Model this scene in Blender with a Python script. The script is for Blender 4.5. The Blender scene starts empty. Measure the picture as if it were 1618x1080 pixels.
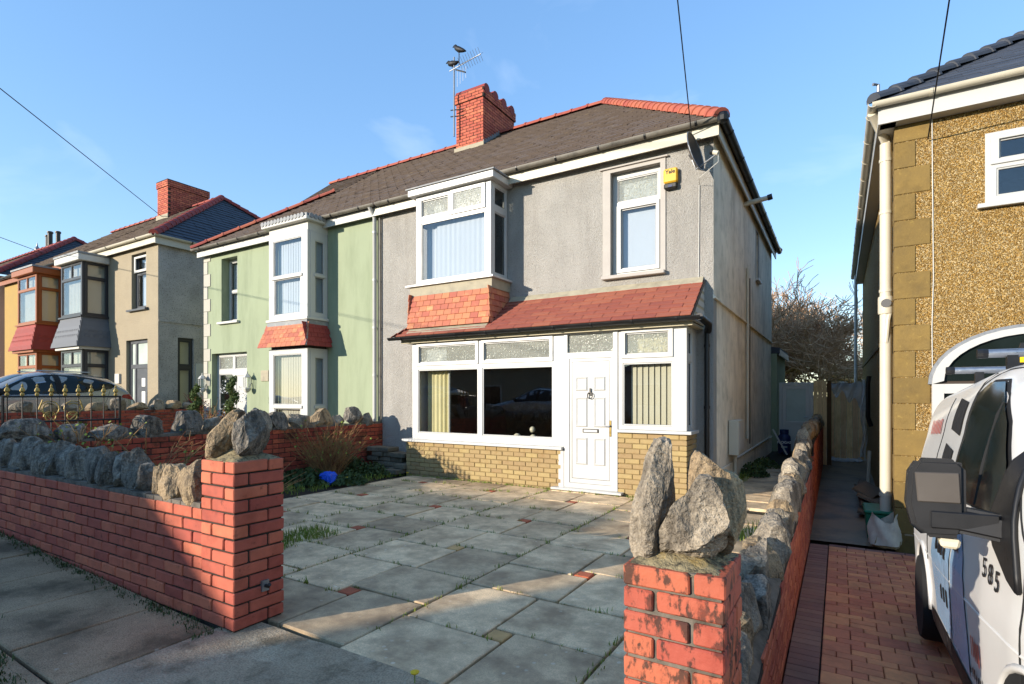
import bpy, bmesh, math, random
from mathutils import Vector, Matrix, noise
R = math.radians
scene = bpy.context.scene
C = scene.collection
rng = random.Random(11)

# ---------------------------------------------------------------- camera, sky, sun, exposure
cam_d = bpy.data.cameras.new('camera')
cam = bpy.data.objects.new('camera', cam_d); C.objects.link(cam)
cam.location = (0, 0, 1.47)
cam.rotation_euler = (R(90), 0, R(31.1))
cam_d.sensor_width = 36.0
cam_d.lens = 36.0 * 857.0 / 1618.0
cam_d.shift_y = (625.0 - 540.0) / 1618.0
cam_d.clip_start = 0.05
cam_d.clip_end = 2000
scene.camera = cam

SUN_DIR = Vector((0.62, 1.0, -0.285)).normalized()      # the way the light travels
SUN_EL = math.asin(-SUN_DIR.z)
to_sun = -SUN_DIR
world = bpy.data.worlds.new('World'); scene.world = world
world.use_nodes = True
wn = world.node_tree.nodes; wl = world.node_tree.links
wn.clear()
w_out = wn.new('ShaderNodeOutputWorld'); w_bg = wn.new('ShaderNodeBackground')
sky = wn.new('ShaderNodeTexSky'); sky.sky_type = 'NISHITA'; sky.sun_disc = False
sky.sun_elevation = SUN_EL
sky.sun_rotation = math.atan2(to_sun.x, to_sun.y)
sky.altitude = 0; sky.air_density = 1.0; sky.dust_density = 0.0; sky.ozone_density = 2.5
w_bg.inputs['Strength'].default_value = 0.15
# thin high cloud wisps in the air, all round the sky
w_tc = wn.new('ShaderNodeTexCoord'); w_map = wn.new('ShaderNodeMapping')
w_map.inputs['Scale'].default_value = (1.2, 1.2, 2.6); w_map.inputs['Rotation'].default_value = (0.35, 0.5, 0.2)
w_n = wn.new('ShaderNodeTexNoise'); w_n.inputs['Scale'].default_value = 2.6; w_n.inputs['Detail'].default_value = 7; w_n.inputs['Distortion'].default_value = 0.7
w_r = wn.new('ShaderNodeMapRange'); w_r.inputs['From Min'].default_value = 0.6; w_r.inputs['From Max'].default_value = 0.8
w_r.inputs['To Max'].default_value = 0.16
w_mix = wn.new('ShaderNodeMixRGB'); w_mix.inputs['Color2'].default_value = (5.2, 5.4, 5.9, 1)
wl.new(w_tc.outputs['Generated'], w_map.inputs['Vector']); wl.new(w_map.outputs['Vector'], w_n.inputs['Vector'])
wl.new(w_n.outputs['Fac'], w_r.inputs['Value']); wl.new(w_r.outputs['Result'], w_mix.inputs['Fac'])
w_g = wn.new('ShaderNodeGamma'); w_g.inputs['Gamma'].default_value = 0.50
w_hs = wn.new('ShaderNodeHueSaturation'); w_hs.inputs['Saturation'].default_value = 1.62; w_hs.inputs['Value'].default_value = 1.88; w_hs.inputs['Hue'].default_value = 0.512
wl.new(sky.outputs['Color'], w_g.inputs['Color']); wl.new(w_g.outputs['Color'], w_hs.inputs['Color'])
wl.new(w_hs.outputs['Color'], w_mix.inputs['Color1']); wl.new(w_mix.outputs['Color'], w_bg.inputs['Color'])
wl.new(w_bg.outputs['Background'], w_out.inputs['Surface'])
sun_d = bpy.data.lights.new('sun', 'SUN'); sun_d.energy = 3.7; sun_d.angle = R(0.5); sun_d.color = (1.0, 0.90, 0.77)
sun = bpy.data.objects.new('sun', sun_d); C.objects.link(sun)
sun.location = (-20, -30, 20)
sun.rotation_euler = SUN_DIR.to_track_quat('-Z', 'Y').to_euler()
scene.view_settings.view_transform = 'Standard'
scene.view_settings.look = 'None'
scene.view_settings.gamma = 1.0
scene.view_settings.exposure = 1.14
try:
    scene.cycles.use_denoising = True
    scene.cycles.max_bounces = 10; scene.cycles.diffuse_bounces = 7; scene.cycles.transparent_max_bounces = 16
    scene.cycles.caustics_reflective = False; scene.cycles.caustics_refractive = False
except Exception: pass

# ---------------------------------------------------------------- materials
def lin(c):
    if isinstance(c, str):
        c = c.lstrip('#'); c = [int(c[i:i+2], 16) / 255 for i in (0, 2, 4)]
        c = [x / 12.92 if x <= 0.04045 else ((x + 0.055) / 1.055) ** 2.4 for x in c]
    return (c[0], c[1], c[2], 1.0)
MATS = {}
def mat(name, c, rough=0.8, var=0.15, sc=6.0, c2=None, sc2=3.0, t2=(0.5, 0.7), a2=1.0, c3=None, sc3=20.0, t3=(0.6, 0.7), a3=1.0,
        rnd=0.0, bump=0.0, bsc=60.0, bdist=0.01, spec=0.4, metal=0.0, stretch=None, st2=None, coat=0.0, bump2=0.0, bsc2=8.0, hue=0.0, vor=None, spots=None, grain=None):
    m = bpy.data.materials.new(name); m.use_nodes = True
    nt = m.node_tree; N = nt.nodes; L = nt.links
    b = N['Principled BSDF']
    b.inputs['Roughness'].default_value = rough; b.inputs['Metallic'].default_value = metal
    b.inputs['Specular IOR Level'].default_value = spec
    if coat: b.inputs['Coat Weight'].default_value = coat; b.inputs['Coat Roughness'].default_value = 0.05
    geo = N.new('ShaderNodeNewGeometry'); pos = geo.outputs['Position']
    oi = N.new('ShaderNodeObjectInfo')
    def mapped(s):
        mp = N.new('ShaderNodeMapping'); mp.inputs['Scale'].default_value = s; L.new(pos, mp.inputs['Vector']); return mp.outputs['Vector']
    def noisef(scale, detail=5, vec=None, rough_=0.6):
        n = N.new('ShaderNodeTexNoise'); n.inputs['Scale'].default_value = scale; n.inputs['Detail'].default_value = detail
        n.inputs['Roughness'].default_value = rough_
        L.new(vec if vec is not None else pos, n.inputs['Vector']); return n.outputs['Fac']
    def rng_(val, a, b_, lo=0.0, hi=1.0):
        r = N.new('ShaderNodeMapRange'); r.inputs['From Min'].default_value = a; r.inputs['From Max'].default_value = b_
        r.inputs['To Min'].default_value = lo; r.inputs['To Max'].default_value = hi; L.new(val, r.inputs['Value']); return r.outputs['Result']
    def mix(fac, c1, c2_, mode='MIX'):
        x = N.new('ShaderNodeMixRGB'); x.blend_type = mode
        if isinstance(fac, float): x.inputs['Fac'].default_value = fac
        else: L.new(fac, x.inputs['Fac'])
        for s, v in (('Color1', c1), ('Color2', c2_)):
            if isinstance(v, tuple): x.inputs[s].default_value = v
            else: L.new(v, x.inputs[s])
        return x.outputs['Color']
    col = lin(c)
    vs = mapped(stretch) if stretch else None
    n1 = noisef(sc, 6, vs)
    val = rng_(n1, 0.25, 0.75, 1 - var, 1 + var)
    if rnd:
        r_ = rng_(oi.outputs['Random'], 0, 1, 1 - rnd, 1 + rnd)
        mm = N.new('ShaderNodeMath'); mm.operation = 'MULTIPLY'; L.new(val, mm.inputs[0]); L.new(r_, mm.inputs[1]); val = mm.outputs[0]
    if c2:
        n2 = noisef(sc2, 6, mapped(st2) if st2 else None, 0.65); col = mix(rng_(n2, t2[0], t2[1], 0, a2), col, lin(c2))
    if c3:
        n3 = noisef(sc3, 4, None, 0.6); col = mix(rng_(n3, t3[0], t3[1], 0, a3), col, lin(c3))
    if vor:
        vt = N.new('ShaderNodeTexVoronoi'); vt.inputs['Scale'].default_value = vor[0]; L.new(pos, vt.inputs['Vector'])
        rp = N.new('ShaderNodeValToRGB'); els = rp.color_ramp.elements
        cols = [lin(x) for x in vor[1]]
        els[0].color = cols[0]; els[1].color = cols[-1]
        for i, cc in enumerate(cols[1:-1]):
            e = els.new((i + 1) / (len(cols) - 1)); e.color = cc
        sp = N.new('ShaderNodeSeparateColor'); L.new(vt.outputs['Color'], sp.inputs['Color']); L.new(sp.outputs[0], rp.inputs['Fac'])
        col = mix(0.85, col, rp.outputs['Color'])
    if grain:
        ng = noisef(grain[0], 3, None, 0.7); col = mix(rng_(ng, 0.42, 0.62, 0, grain[2]), col, lin(grain[1]))
    if spots:
        vs_ = N.new('ShaderNodeTexVoronoi'); vs_.inputs['Scale'].default_value = spots[0]; L.new(pos, vs_.inputs['Vector'])
        dn = noisef(spots[0] * 3.0, 2); ad_ = N.new('ShaderNodeMath'); ad_.operation = 'MULTIPLY_ADD'; L.new(dn, ad_.inputs[0]); ad_.inputs[1].default_value = 0.22; L.new(vs_.outputs['Distance'], ad_.inputs[2])
        f1 = rng_(ad_.outputs[0], spots[1] + .13, spots[1] + .09); f2 = rng_(noisef(1.3, 3), 0.48, 0.56)
        mm_ = N.new('ShaderNodeMath'); mm_.operation = 'MULTIPLY'; L.new(f1, mm_.inputs[0]); L.new(f2, mm_.inputs[1])
        m3_ = N.new('ShaderNodeMath'); m3_.operation = 'MULTIPLY'; L.new(mm_.outputs[0], m3_.inputs[0]); m3_.inputs[1].default_value = spots[3]
        col = mix(m3_.outputs[0], col, lin(spots[2]))
    if isinstance(col, tuple):
        rgb = N.new('ShaderNodeRGB'); rgb.outputs[0].default_value = col; col = rgb.outputs[0]
    if hue:
        h_ = N.new('ShaderNodeHueSaturation'); L.new(col, h_.inputs['Color'])
        L.new(rng_(oi.outputs['Random'], 0, 1, 0.5 - hue, 0.5 + hue), h_.inputs['Hue']); col = h_.outputs['Color']
    sc_ = N.new('ShaderNodeVectorMath'); sc_.operation = 'SCALE'; L.new(col, sc_.inputs[0]); L.new(val, sc_.inputs['Scale'])
    L.new(sc_.outputs['Vector'], b.inputs['Base Color'])
    L.new(rng_(n1, 0.3, 0.7, max(0, rough - 0.08), min(1, rough + 0.08)), b.inputs['Roughness'])
    if bump:
        if vor:
            hgt = vt.outputs['Distance']; hgt = rng_(hgt, 0, 0.6, 1, 0)
        else:
            hgt = noisef(bsc, 4, None, 0.65)
        if bump2:
            h2 = noisef(bsc2, 4); ad = N.new('ShaderNodeMath'); ad.operation = 'MULTIPLY_ADD'
            L.new(h2, ad.inputs[0]); ad.inputs[1].default_value = bump2; L.new(hgt, ad.inputs[2]); hgt = ad.outputs[0]
        bp = N.new('ShaderNodeBump'); bp.inputs['Strength'].default_value = bump; bp.inputs['Distance'].default_value = bdist
        L.new(hgt, bp.inputs['Height']); L.new(bp.outputs['Normal'], b.inputs['Normal'])
    MATS[name] = m
    return m

def glass_mat(name, tint=(0.97, 0.98, 0.97), ior=1.52, pattern=False, boost=1.0):
    m = bpy.data.materials.new(name); m.use_nodes = True
    nt = m.node_tree; N = nt.nodes; L = nt.links
    N.clear(); out = N.new('ShaderNodeOutputMaterial')
    tr = N.new('ShaderNodeBsdfTransparent'); tr.inputs['Color'].default_value = (*tint, 1)
    gl = N.new('ShaderNodeBsdfGlossy'); gl.inputs['Roughness'].default_value = 0.0
    fr = N.new('ShaderNodeLayerWeight'); pw = N.new('ShaderNodeMath'); pw.operation = 'POWER'; pw.inputs[1].default_value = 4.0
    L.new(fr.outputs['Facing'], pw.inputs[0])
    mu = N.new('ShaderNodeMath'); mu.operation = 'MULTIPLY_ADD'; mu.use_clamp = True; mu.inputs[1].default_value = 0.8; mu.inputs[2].default_value = 0.055 * boost
    L.new(pw.outputs[0], mu.inputs[0])
    mx = N.new('ShaderNodeMixShader'); L.new(mu.outputs[0], mx.inputs['Fac']); L.new(tr.outputs[0], mx.inputs[1]); L.new(gl.outputs[0], mx.inputs[2])
    geo = N.new('ShaderNodeNewGeometry')
    last = mx
    if pattern:
        gl.inputs['Roughness'].default_value = 0.12
        def nz(sc, det):
            q = N.new('ShaderNodeTexNoise'); q.inputs['Scale'].default_value = sc; q.inputs['Detail'].default_value = det; L.new(geo.outputs['Position'], q.inputs['Vector']); return q.outputs['Fac']
        def ma(op, a_, b_):
            q = N.new('ShaderNodeMath'); q.operation = op
            for k_, v_ in ((0, a_), (1, b_)):
                if isinstance(v_, float): q.inputs[k_].default_value = v_
                else: L.new(v_, q.inputs[k_])
            return q.outputs[0]
        fr_ = ma('FRACT', ma('MULTIPLY', nz(13.0, 0.6), 6.5), 0.0); ln_ = ma('ABSOLUTE', ma('SUBTRACT', fr_, 0.5), 0.0)
        rp = N.new('ShaderNodeMapRange'); rp.inputs['From Min'].default_value = 0.20; rp.inputs['From Max'].default_value = 0.08; L.new(ln_, rp.inputs['Value'])
        rq = N.new('ShaderNodeMapRange'); rq.inputs['From Min'].default_value = 0.42; rq.inputs['From Max'].default_value = 0.52; L.new(nz(26.0, 0.0), rq.inputs['Value'])
        st_ = ma('MULTIPLY', rp.outputs[0], rq.outputs[0]); fac_ = ma('MULTIPLY_ADD', st_, 0.55); fac_.node.inputs[2].default_value = 0.22
        w = st_.node
        df = N.new('ShaderNodeBsdfDiffuse'); df.inputs['Color'].default_value = (0.50, 0.51, 0.44, 1)
        m2 = N.new('ShaderNodeMixShader'); L.new(fac_, m2.inputs['Fac']); L.new(mx.outputs[0], m2.inputs[1]); L.new(df.outputs[0], m2.inputs[2])
        bp = N.new('ShaderNodeBump'); bp.inputs['Strength'].default_value = 0.8; bp.inputs['Distance'].default_value = 0.01
        L.new(st_, bp.inputs['Height']); L.new(bp.outputs[0], gl.inputs['Normal']); L.new(bp.outputs[0], df.inputs['Normal'])
        last = m2
    else:
        n = N.new('ShaderNodeTexNoise'); n.inputs['Scale'].default_value = 1.7; n.inputs['Detail'].default_value = 1; L.new(geo.outputs['Position'], n.inputs['Vector'])
        bp = N.new('ShaderNodeBump'); bp.inputs['Strength'].default_value = 0.05; bp.inputs['Distance'].default_value = 0.02
        L.new(n.outputs['Fac'], bp.inputs['Height']); L.new(bp.outputs[0], gl.inputs['Normal'])
    L.new(last.outputs[0], out.inputs['Surface'])
    MATS[name] = m
    return m

M = {}
def dm(k, *a, **kw): M[k] = mat(k, *a, **kw)
# render and masonry
dm('roughcast', '#b0aca4', 0.95, 0.10, 2.2, c2='#9f9a92', sc2=1.6, t2=(0.46, 0.72), a2=0.8, st2=(2, 2, 0.3), c3='#827c72', sc3=55, t3=(0.55, 0.68), a3=0.6, bump=1.0, bsc=45, bdist=0.03, bump2=0.8, bsc2=130, spec=0.2)
dm('side_render', '#e6dcc6', 0.95, 0.18, 1.6, c2='#a39884', sc2=1.6, t2=(0.5, 0.68), a2=0.45, st2=(1, 1.5, 0.4), c3='#9c9880', sc3=4, t3=(0.5, 0.75), a3=0.5, bump=0.6, bsc=45, bdist=0.015, spec=0.2)
dm('smooth_render', '#a8a29a', 0.9, 0.07, 5, bump=0.15, bsc=90, bdist=0.005)
dm('green_render', '#8f987d', 0.92, 0.05, 1.5, c2='#7b846a', sc2=2.2, t2=(0.46, 0.72), a2=0.7, st2=(1.6, 1.6, 0.3), bump=0.2, bsc=120, bdist=0.004, spec=0.25)
dm('cream_render', '#9c907a', 0.95, 0.08, 2, c3='#75684f', sc3=48, t3=(0.56, 0.68), a3=0.5, bump=0.9, bsc=45, bdist=0.02, spec=0.2)
dm('grey_render', '#b8b0a6', 0.95, 0.2, 2, c2='#999288', sc2=2.4, t2=(0.45, 0.7), a2=0.6, c3='#6e6a62', sc3=30, t3=(0.54, 0.64), a3=0.7, bump=1.0, bsc=34, bdist=0.04, spec=0.2)
dm('yellow_render', '#a3864e', 0.95, 0.08, 2, bump=0.4, bsc=80, bdist=0.01)
dm('pink_render', '#b3a29c', 0.95, 0.08, 2, bump=0.4, bsc=80, bdist=0.01)
dm('pebbledash', '#b08a45', 0.9, 0.12, 1.5, bump=1.0, bdist=0.02, vor=(84.0, ['#4f391a', '#886530', '#98753a', '#a98f5a', '#6b5128', '#c4b48e', '#7d5d2a']), spec=0.25)
dm('quoin_stone', '#745f34', 0.92, 0.16, 7, rnd=0.12, c2='#5c4a27', sc2=4, t2=(0.5, 0.72), a2=0.7, c3='#8f7a42', sc3=14, t3=(0.62, 0.7), a3=0.5, bump=0.4, bsc=35, bdist=0.01)
dm('white_quoin', '#aaa598', 0.85, 0.06, 5, rnd=0.05)
dm('red_brick', '#b25e48', 0.85, 0.16, 14, rnd=0.2, hue=0.006, c2='#4a2b20', sc2=16, t2=(0.60, 0.72), a2=0.75, c3='#944533', sc3=5, t3=(0.5, 0.7), a3=0.6, bump=0.35, bsc=70, bdist=0.004, spec=0.35)
dm('painted_brick', '#a8543e', 0.7, 0.10, 12, rnd=0.10, hue=0.006, c2='#2e2119', sc2=20, t2=(0.50, 0.57), a2=0.88, st2=(1, 1, 0.45), c3='#8e3a26', sc3=7, t3=(0.55, 0.7), a3=0.5, bump=0.4, bsc=55, bdist=0.005, spec=0.4)
dm('mossy_brick', '#a04a36', 0.9, 0.2, 9, rnd=0.25, hue=0.006, c2='#33301a', sc2=3.2, t2=(0.5, 0.66), a2=0.85, c3='#4a2418', sc3=14, t3=(0.55, 0.7), a3=0.6, bump=0.4, bsc=60, bdist=0.005)
dm('mortar', '#6f675c', 0.95, 0.2, 30, c2='#3c382f', sc2=7, t2=(0.45, 0.65), a2=0.8, bump=0.6, bsc=120, bdist=0.005)
dm('dark_mortar', '#3a322a', 0.95, 0.2, 30, c2='#1c1812', sc2=6, t2=(0.45, 0.65), a2=0.8, bump=0.6, bsc=120, bdist=0.005)
dm('lichen_mortar', '#8a7d5e', 0.95, 0.25, 22, c2='#a8862f', sc2=9, t2=(0.55, 0.7), a2=0.7, c3='#3e392c', sc3=30, t3=(0.52, 0.62), a3=0.8, bump=1.0, bsc=45, bdist=0.012, bump2=1.5, bsc2=14)
dm('buff_brick', '#98825a', 0.88, 0.10, 18, rnd=0.11, hue=0.008, c2='#826538', sc2=8, t2=(0.55, 0.75), a2=0.5, bump=0.3, bsc=80, bdist=0.004)
dm('buff_mortar', '#7d6a45', 0.95, 0.15, 25)
dm('block_stone', '#6d6656', 0.95, 0.25, 10, rnd=0.25, c2='#3a3a2a', sc2=6, t2=(0.5, 0.7), a2=0.7, bump=0.5, bsc=40, bdist=0.01)
dm('rock', '#a39682', 0.92, 0.25, 5, rnd=0.14, c2='#5c554b', sc2=7, t2=(0.45, 0.6), a2=0.8, st2=(1.3, 1.3, 0.6), c3='#b8a98c', sc3=4, t3=(0.55, 0.7), a3=0.6, grain=(70, '#4a443c', 0.5), bump=1.0, bsc=45, bdist=0.02, bump2=1.5, bsc2=16, spec=0.3)
dm('tan_rock', '#a58f70', 0.92, 0.25, 6, rnd=0.1, c2='#4a4238', sc2=8, t2=(0.5, 0.62), a2=0.85, st2=(1.4, 1.4, 0.6), c3='#b39c76', sc3=5, t3=(0.5, 0.7), a3=0.6, grain=(70, '#574a3a', 0.5), bump=1.0, bsc=45, bdist=0.02, bump2=1.5, bsc2=16, spec=0.3)
dm('blue_rock', '#8f8678', 0.9, 0.3, 7, rnd=0.18, c2='#45413b', sc2=8, t2=(0.44, 0.6), a2=0.85, st2=(2.0, 2.0, 0.5), c3='#b0a898', sc3=10, t3=(0.6, 0.72), a3=0.6, grain=(70, '#3a3630', 0.5), bump=1.0, bsc=40, bdist=0.025, bump2=1.5, bsc2=14, spec=0.35)
# ground
dm('slab', '#e2c499', 0.72, 0.22, 4, rnd=0.3, c2='#7a6146', sc2=2.6, t2=(0.42, 0.66), a2=0.8, c3='#a88f70', sc3=7, t3=(0.5, 0.66), a3=0.6, grain=(120, '#94836a', 0.45), spots=(11, 0.13, '#d3c7ae', 0.55), bump=0.4, bsc=130, bdist=0.005, spec=0.5)
dm('insert_red', '#a5573a', 0.85, 0.15, 14, rnd=0.2, bump=0.3, bsc=60, bdist=0.005)
dm('insert_buff', '#c79d66', 0.85, 0.15, 14, rnd=0.1, bump=0.3, bsc=60, bdist=0.005)
dm('pave_slab', '#bb9c78', 0.9, 0.25, 5, rnd=0.14, c2='#4c3e2a', sc2=2.5, t2=(0.42, 0.66), a2=0.85, grain=(150, '#4a3f30', 0.6), spots=(9, 0.1, '#b8ae9a', 0.5), bump=0.7, bsc=110, bdist=0.010)
dm('concrete', '#ae9b80', 0.92, 0.25, 3, c2='#c4b79e', sc2=2.2, t2=(0.5, 0.7), a2=0.6, c3='#5f543f', sc3=5, t3=(0.5, 0.66), a3=0.75, grain=(95, '#6a5d48', 0.6), bump=1.0, bsc=70, bdist=0.012)
dm('wet_concrete', '#806f58', 0.55, 0.25, 2.5, c2='#4d443a', sc2=1.8, t2=(0.45, 0.65), a2=0.8, c3='#7c705d', sc3=7, t3=(0.6, 0.75), a3=0.5, bump=0.3, bsc=60, bdist=0.006)
dm('soil', '#2b2318', 0.98, 0.3, 8, c2='#27301a', sc2=4, t2=(0.5, 0.7), a2=0.6, bump=0.9, bsc=30, bdist=0.02)
dm('asphalt', '#45454a', 0.95, 0.15, 30, bump=0.6, bsc=220, bdist=0.005)
dm('grass_ground', '#46552a', 0.98, 0.25, 1.2, c2='#5a5733', sc2=0.6, t2=(0.45, 0.7))
dm('paver_red', '#c88562', 0.82, 0.16, 12, rnd=0.17, hue=0.012, c2='#8e5a45', sc2=2.2, t2=(0.48, 0.72), a2=0.6, bump=0.3, bsc=80, bdist=0.004)
dm('paver_dark', '#86645a', 0.82, 0.16, 12, rnd=0.14, hue=0.008, c2='#5c4a45', sc2=3, t2=(0.5, 0.72), a2=0.6, bump=0.3, bsc=80, bdist=0.004)
dm('sand_joint', '#4a4036', 0.95, 0.3, 40)
# roofs
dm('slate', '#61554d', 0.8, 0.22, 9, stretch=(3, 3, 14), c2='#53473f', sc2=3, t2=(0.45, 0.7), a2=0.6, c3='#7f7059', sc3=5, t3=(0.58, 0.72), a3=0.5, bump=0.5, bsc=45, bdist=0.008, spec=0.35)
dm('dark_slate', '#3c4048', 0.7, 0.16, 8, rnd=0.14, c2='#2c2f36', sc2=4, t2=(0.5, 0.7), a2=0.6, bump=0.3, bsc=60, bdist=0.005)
dm('terracotta', '#9c5140', 0.85, 0.14, 9, rnd=0.14, hue=0.008, c2='#6d3b2b', sc2=8, t2=(0.55, 0.7), a2=0.6, bump=0.3, bsc=70, bdist=0.004)
dm('red_tile', '#8c4f3e', 0.8, 0.10, 9, rnd=0.12, hue=0.006, c2='#8a3b2e', sc2=6, t2=(0.55, 0.75), a2=0.5, bump=0.25, bsc=80, bdist=0.004)
dm('orange_tile', '#aa684f', 0.85, 0.10, 12, rnd=0.15, hue=0.012, c2='#d88f66', sc2=5, t2=(0.56, 0.7), a2=0.6, bump=0.3, bsc=80, bdist=0.004)
dm('dark_red_tile', '#8a3730', 0.75, 0.1, 9, rnd=0.1)
dm('grey_tile', '#5c5f64', 0.7, 0.12, 9, rnd=0.1)
dm('lead', '#7d7f80', 0.6, 0.18, 8, c2='#a3a196', sc2=6, t2=(0.5, 0.7), a2=0.6, bump=0.3, bsc=30, bdist=0.006)
dm('lead_cream', '#9a917b', 0.75, 0.18, 8, c2='#7d7566', sc2=6, t2=(0.5, 0.7), a2=0.6, bump=0.3, bsc=30, bdist=0.006)
# joinery and plastics
dm('upvc', '#b5b4af', 0.35, 0.03, 4, spec=0.5)
dm('upvc_cream', '#bdb6a3', 0.45, 0.05, 4)
dm('white_paint', '#bab8b0', 0.55, 0.05, 5)
dm('cream_board', '#b3a88c', 0.7, 0.08, 5)
dm('black_plastic', '#151516', 0.4, 0.15, 5)
dm('dark_frame', '#2a2b2f', 0.4, 0.1, 5)
dm('grey_frame', '#3d4147', 0.45, 0.1, 5)
dm('brown_frame', '#8a4a1e', 0.5, 0.15, 7, stretch=(2, 2, 8))
dm('gutter_grey', '#6f6a60', 0.5, 0.2, 5, c2='#4b4842', sc2=4, t2=(0.5, 0.7))
dm('black_rubber', '#161616', 0.8, 0.1, 9)
dm('seal', '#5a5a5a', 0.7, 0.05, 9)
dm('blind', '#b3ad98', 0.9, 0.03, 3, rnd=0.05)
dm('net', '#b9bfc2', 0.95, 0.03, 3)
dm('curtain', '#c9bf93', 0.95, 0.08, 3)
dm('room', '#7d6a58', 0.95, 0.1, 2)
dm('room_dark', '#40362e', 0.95, 0.1, 2)
dm('radiator', '#8d8478', 0.5, 0.03, 3)
dm('brass', '#7d6a3a', 0.4, 0.2, 20, metal=0.8)
dm('iron', '#3a3835', 0.5, 0.2, 20, metal=0.6)
dm('steel', '#a5a7aa', 0.35, 0.1, 20, metal=0.9)
dm('galv', '#8b8d8f', 0.5, 0.1, 20, metal=0.7)
dm('black_iron', '#1b1a19', 0.5, 0.2, 20, metal=0.2)
dm('gold_paint', '#9c8648', 0.55, 0.25, 20, metal=0.3)
dm('dish', '#4b423a', 0.55, 0.2, 8, metal=0.2)
dm('alarm_yellow', '#d6a52c', 0.4, 0.05, 4)
dm('alarm_black', '#23231f', 0.5, 0.05, 4)
dm('wood', '#e6bd8a', 0.85, 0.2, 6, stretch=(7, 7, 0.8), rnd=0.14, hue=0.01, c2='#b98a58', sc2=2, t2=(0.5, 0.7), a2=0.6, bump=0.25, bsc=40, bdist=0.003)
dm('old_wood', '#6d6253', 0.9, 0.25, 6, rnd=0.25, stretch=(1, 8, 8), bump=0.3, bsc=40, bdist=0.004)
dm('post_wood', '#5d4126', 0.9, 0.25, 6, rnd=0.1, stretch=(7, 7, 1))
dm('bark', '#a98450', 0.95, 0.3, 4, c2='#4b4a26', sc2=2.2, t2=(0.48, 0.66), a2=0.6, c3='#8e7243', sc3=1.4, t3=(0.5, 0.7), a3=0.6, bump=0.8, bsc=14, bdist=0.05)
dm('twig', '#b39070', 0.95, 0.25, 2, c2='#c29c76', sc2=1.2, t2=(0.45, 0.7), a2=0.8)
dm('dead_stem', '#8f6f45', 0.9, 0.25, 6, c2='#6b3526', sc2=5, t2=(0.5, 0.6), a2=0.8)
dm('leaf_dark', '#38471f', 0.7, 0.35, 14, c2='#5a652c', sc2=20, t2=(0.5, 0.7), a2=0.7)
dm('leaf_grass', '#75832f', 0.75, 0.35, 14, c2='#8a8a3c', sc2=9, t2=(0.5, 0.7), a2=0.7)
dm('leaf_topiary', '#4a5a2a', 0.75, 0.35, 20, c2='#6d7436', sc2=22, t2=(0.5, 0.7), a2=0.7)
dm('leaf_red', '#6b2e22', 0.75, 0.35, 20)
dm('hedge_far', '#454a2c', 0.95, 0.35, 1.4, c2='#6b5a35', sc2=0.8, t2=(0.45, 0.65), a2=0.7)
dm('dandelion', '#d8b020', 0.7, 0.1, 10)
dm('blue_plastic', '#1a52c8', 0.35, 0.1, 9)
dm('cylinder_blue', '#1d2b55', 0.5, 0.15, 9)
dm('box_green', '#1f6b4e', 0.45, 0.1, 9)
dm('sack', '#c4bba8', 0.8, 0.15, 9, bump=0.3, bsc=30, bdist=0.01)
dm('sack_gravel', '#9a8564', 0.95, 0.3, 60, bump=0.8, bsc=120, bdist=0.008)
dm('bird', '#0f0f12', 0.6, 0.2, 20)
dm('wire', '#17171a', 0.7, 0.05, 9)
dm('van_white', '#cfcdc8', 0.35, 0.02, 2, coat=0.4)
dm('van_blue', '#8fb0cc', 0.3, 0.03, 2, coat=0.5)
dm('van_black', '#121214', 0.5, 0.12, 8, bump=0.15, bsc=300, bdist=0.002)
dm('van_red', '#b04a3c', 0.4, 0.05, 9)
dm('mirror_grey', '#4b453f', 0.5, 0.06, 6)
dm('tyre', '#1b1a1a', 0.85, 0.15, 20)
dm('lamp_clear', '#c8c0a8', 0.2, 0.1, 20)
dm('car_paint', '#8f8c84', 0.25, 0.04, 3, metal=0.35, coat=0.8)
dm('car_paint_blue', '#33496b', 0.25, 0.04, 3, metal=0.4, coat=0.8)
dm('car_paint_silver', '#9a9da2', 0.25, 0.04, 3, metal=0.5, coat=0.8)
dm('tail_red', '#8a1512', 0.25, 0.1, 9)
dm('yellow', '#e0b400', 0.5, 0.05, 9)
dm('black_ink', '#131313', 0.6, 0.02, 9)
dm('white_ink', '#dcdcd8', 0.6, 0.02, 9)
M['glass'] = glass_mat('glass', boost=1.5)
M['glass_sky'] = glass_mat('glass_sky', (0.96, 0.97, 0.98), 1.6, False, 1.5)
M['glass_pattern'] = glass_mat('glass_pattern', pattern=True)
dm('car_glass', '#161d1a', 0.12, 0.05, 2, spec=0.35)
dm('poly', '#d0d3d5', 0.3, 0.1, 9)
_pb = M['poly'].node_tree.nodes['Principled BSDF']; _pb.inputs['Alpha'].default_value = 0.5
dm('frosted', '#a9b3aa', 0.35, 0.12, 3)
# ---------------------------------------------------------------- builders
OFF = {}
def thing(name, label, cat, loc=(0, 0, 0), group=None, rz=0.0, local=False):
    o = bpy.data.objects.new(name, None); C.objects.link(o)
    o.location = loc; o.rotation_euler = (0, 0, rz); o.empty_display_size = 0.2
    o['label'] = label; o['category'] = cat
    if group: o['group'] = group
    OFF[o] = Vector((0, 0, 0)) if local else Vector(loc)
    return o
def tag(o, label, cat, group=None):
    o['label'] = label; o['category'] = cat
    if group: o['group'] = group
    return o
def link(name, me, parent=None, world=None, label=None):
    o = bpy.data.objects.new(name, me); C.objects.link(o)
    off = OFF.get(parent, Vector((0, 0, 0))) if parent else Vector((0, 0, 0))
    if parent: o.parent = parent
    if world is not None:
        # parts hang from parents whose own origin sits at `off`
        o.location = Vector(world) - off
        OFF[o] = Vector(world)
    else:
        OFF[o] = off
    if label: o['label'] = label
    return o
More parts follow.
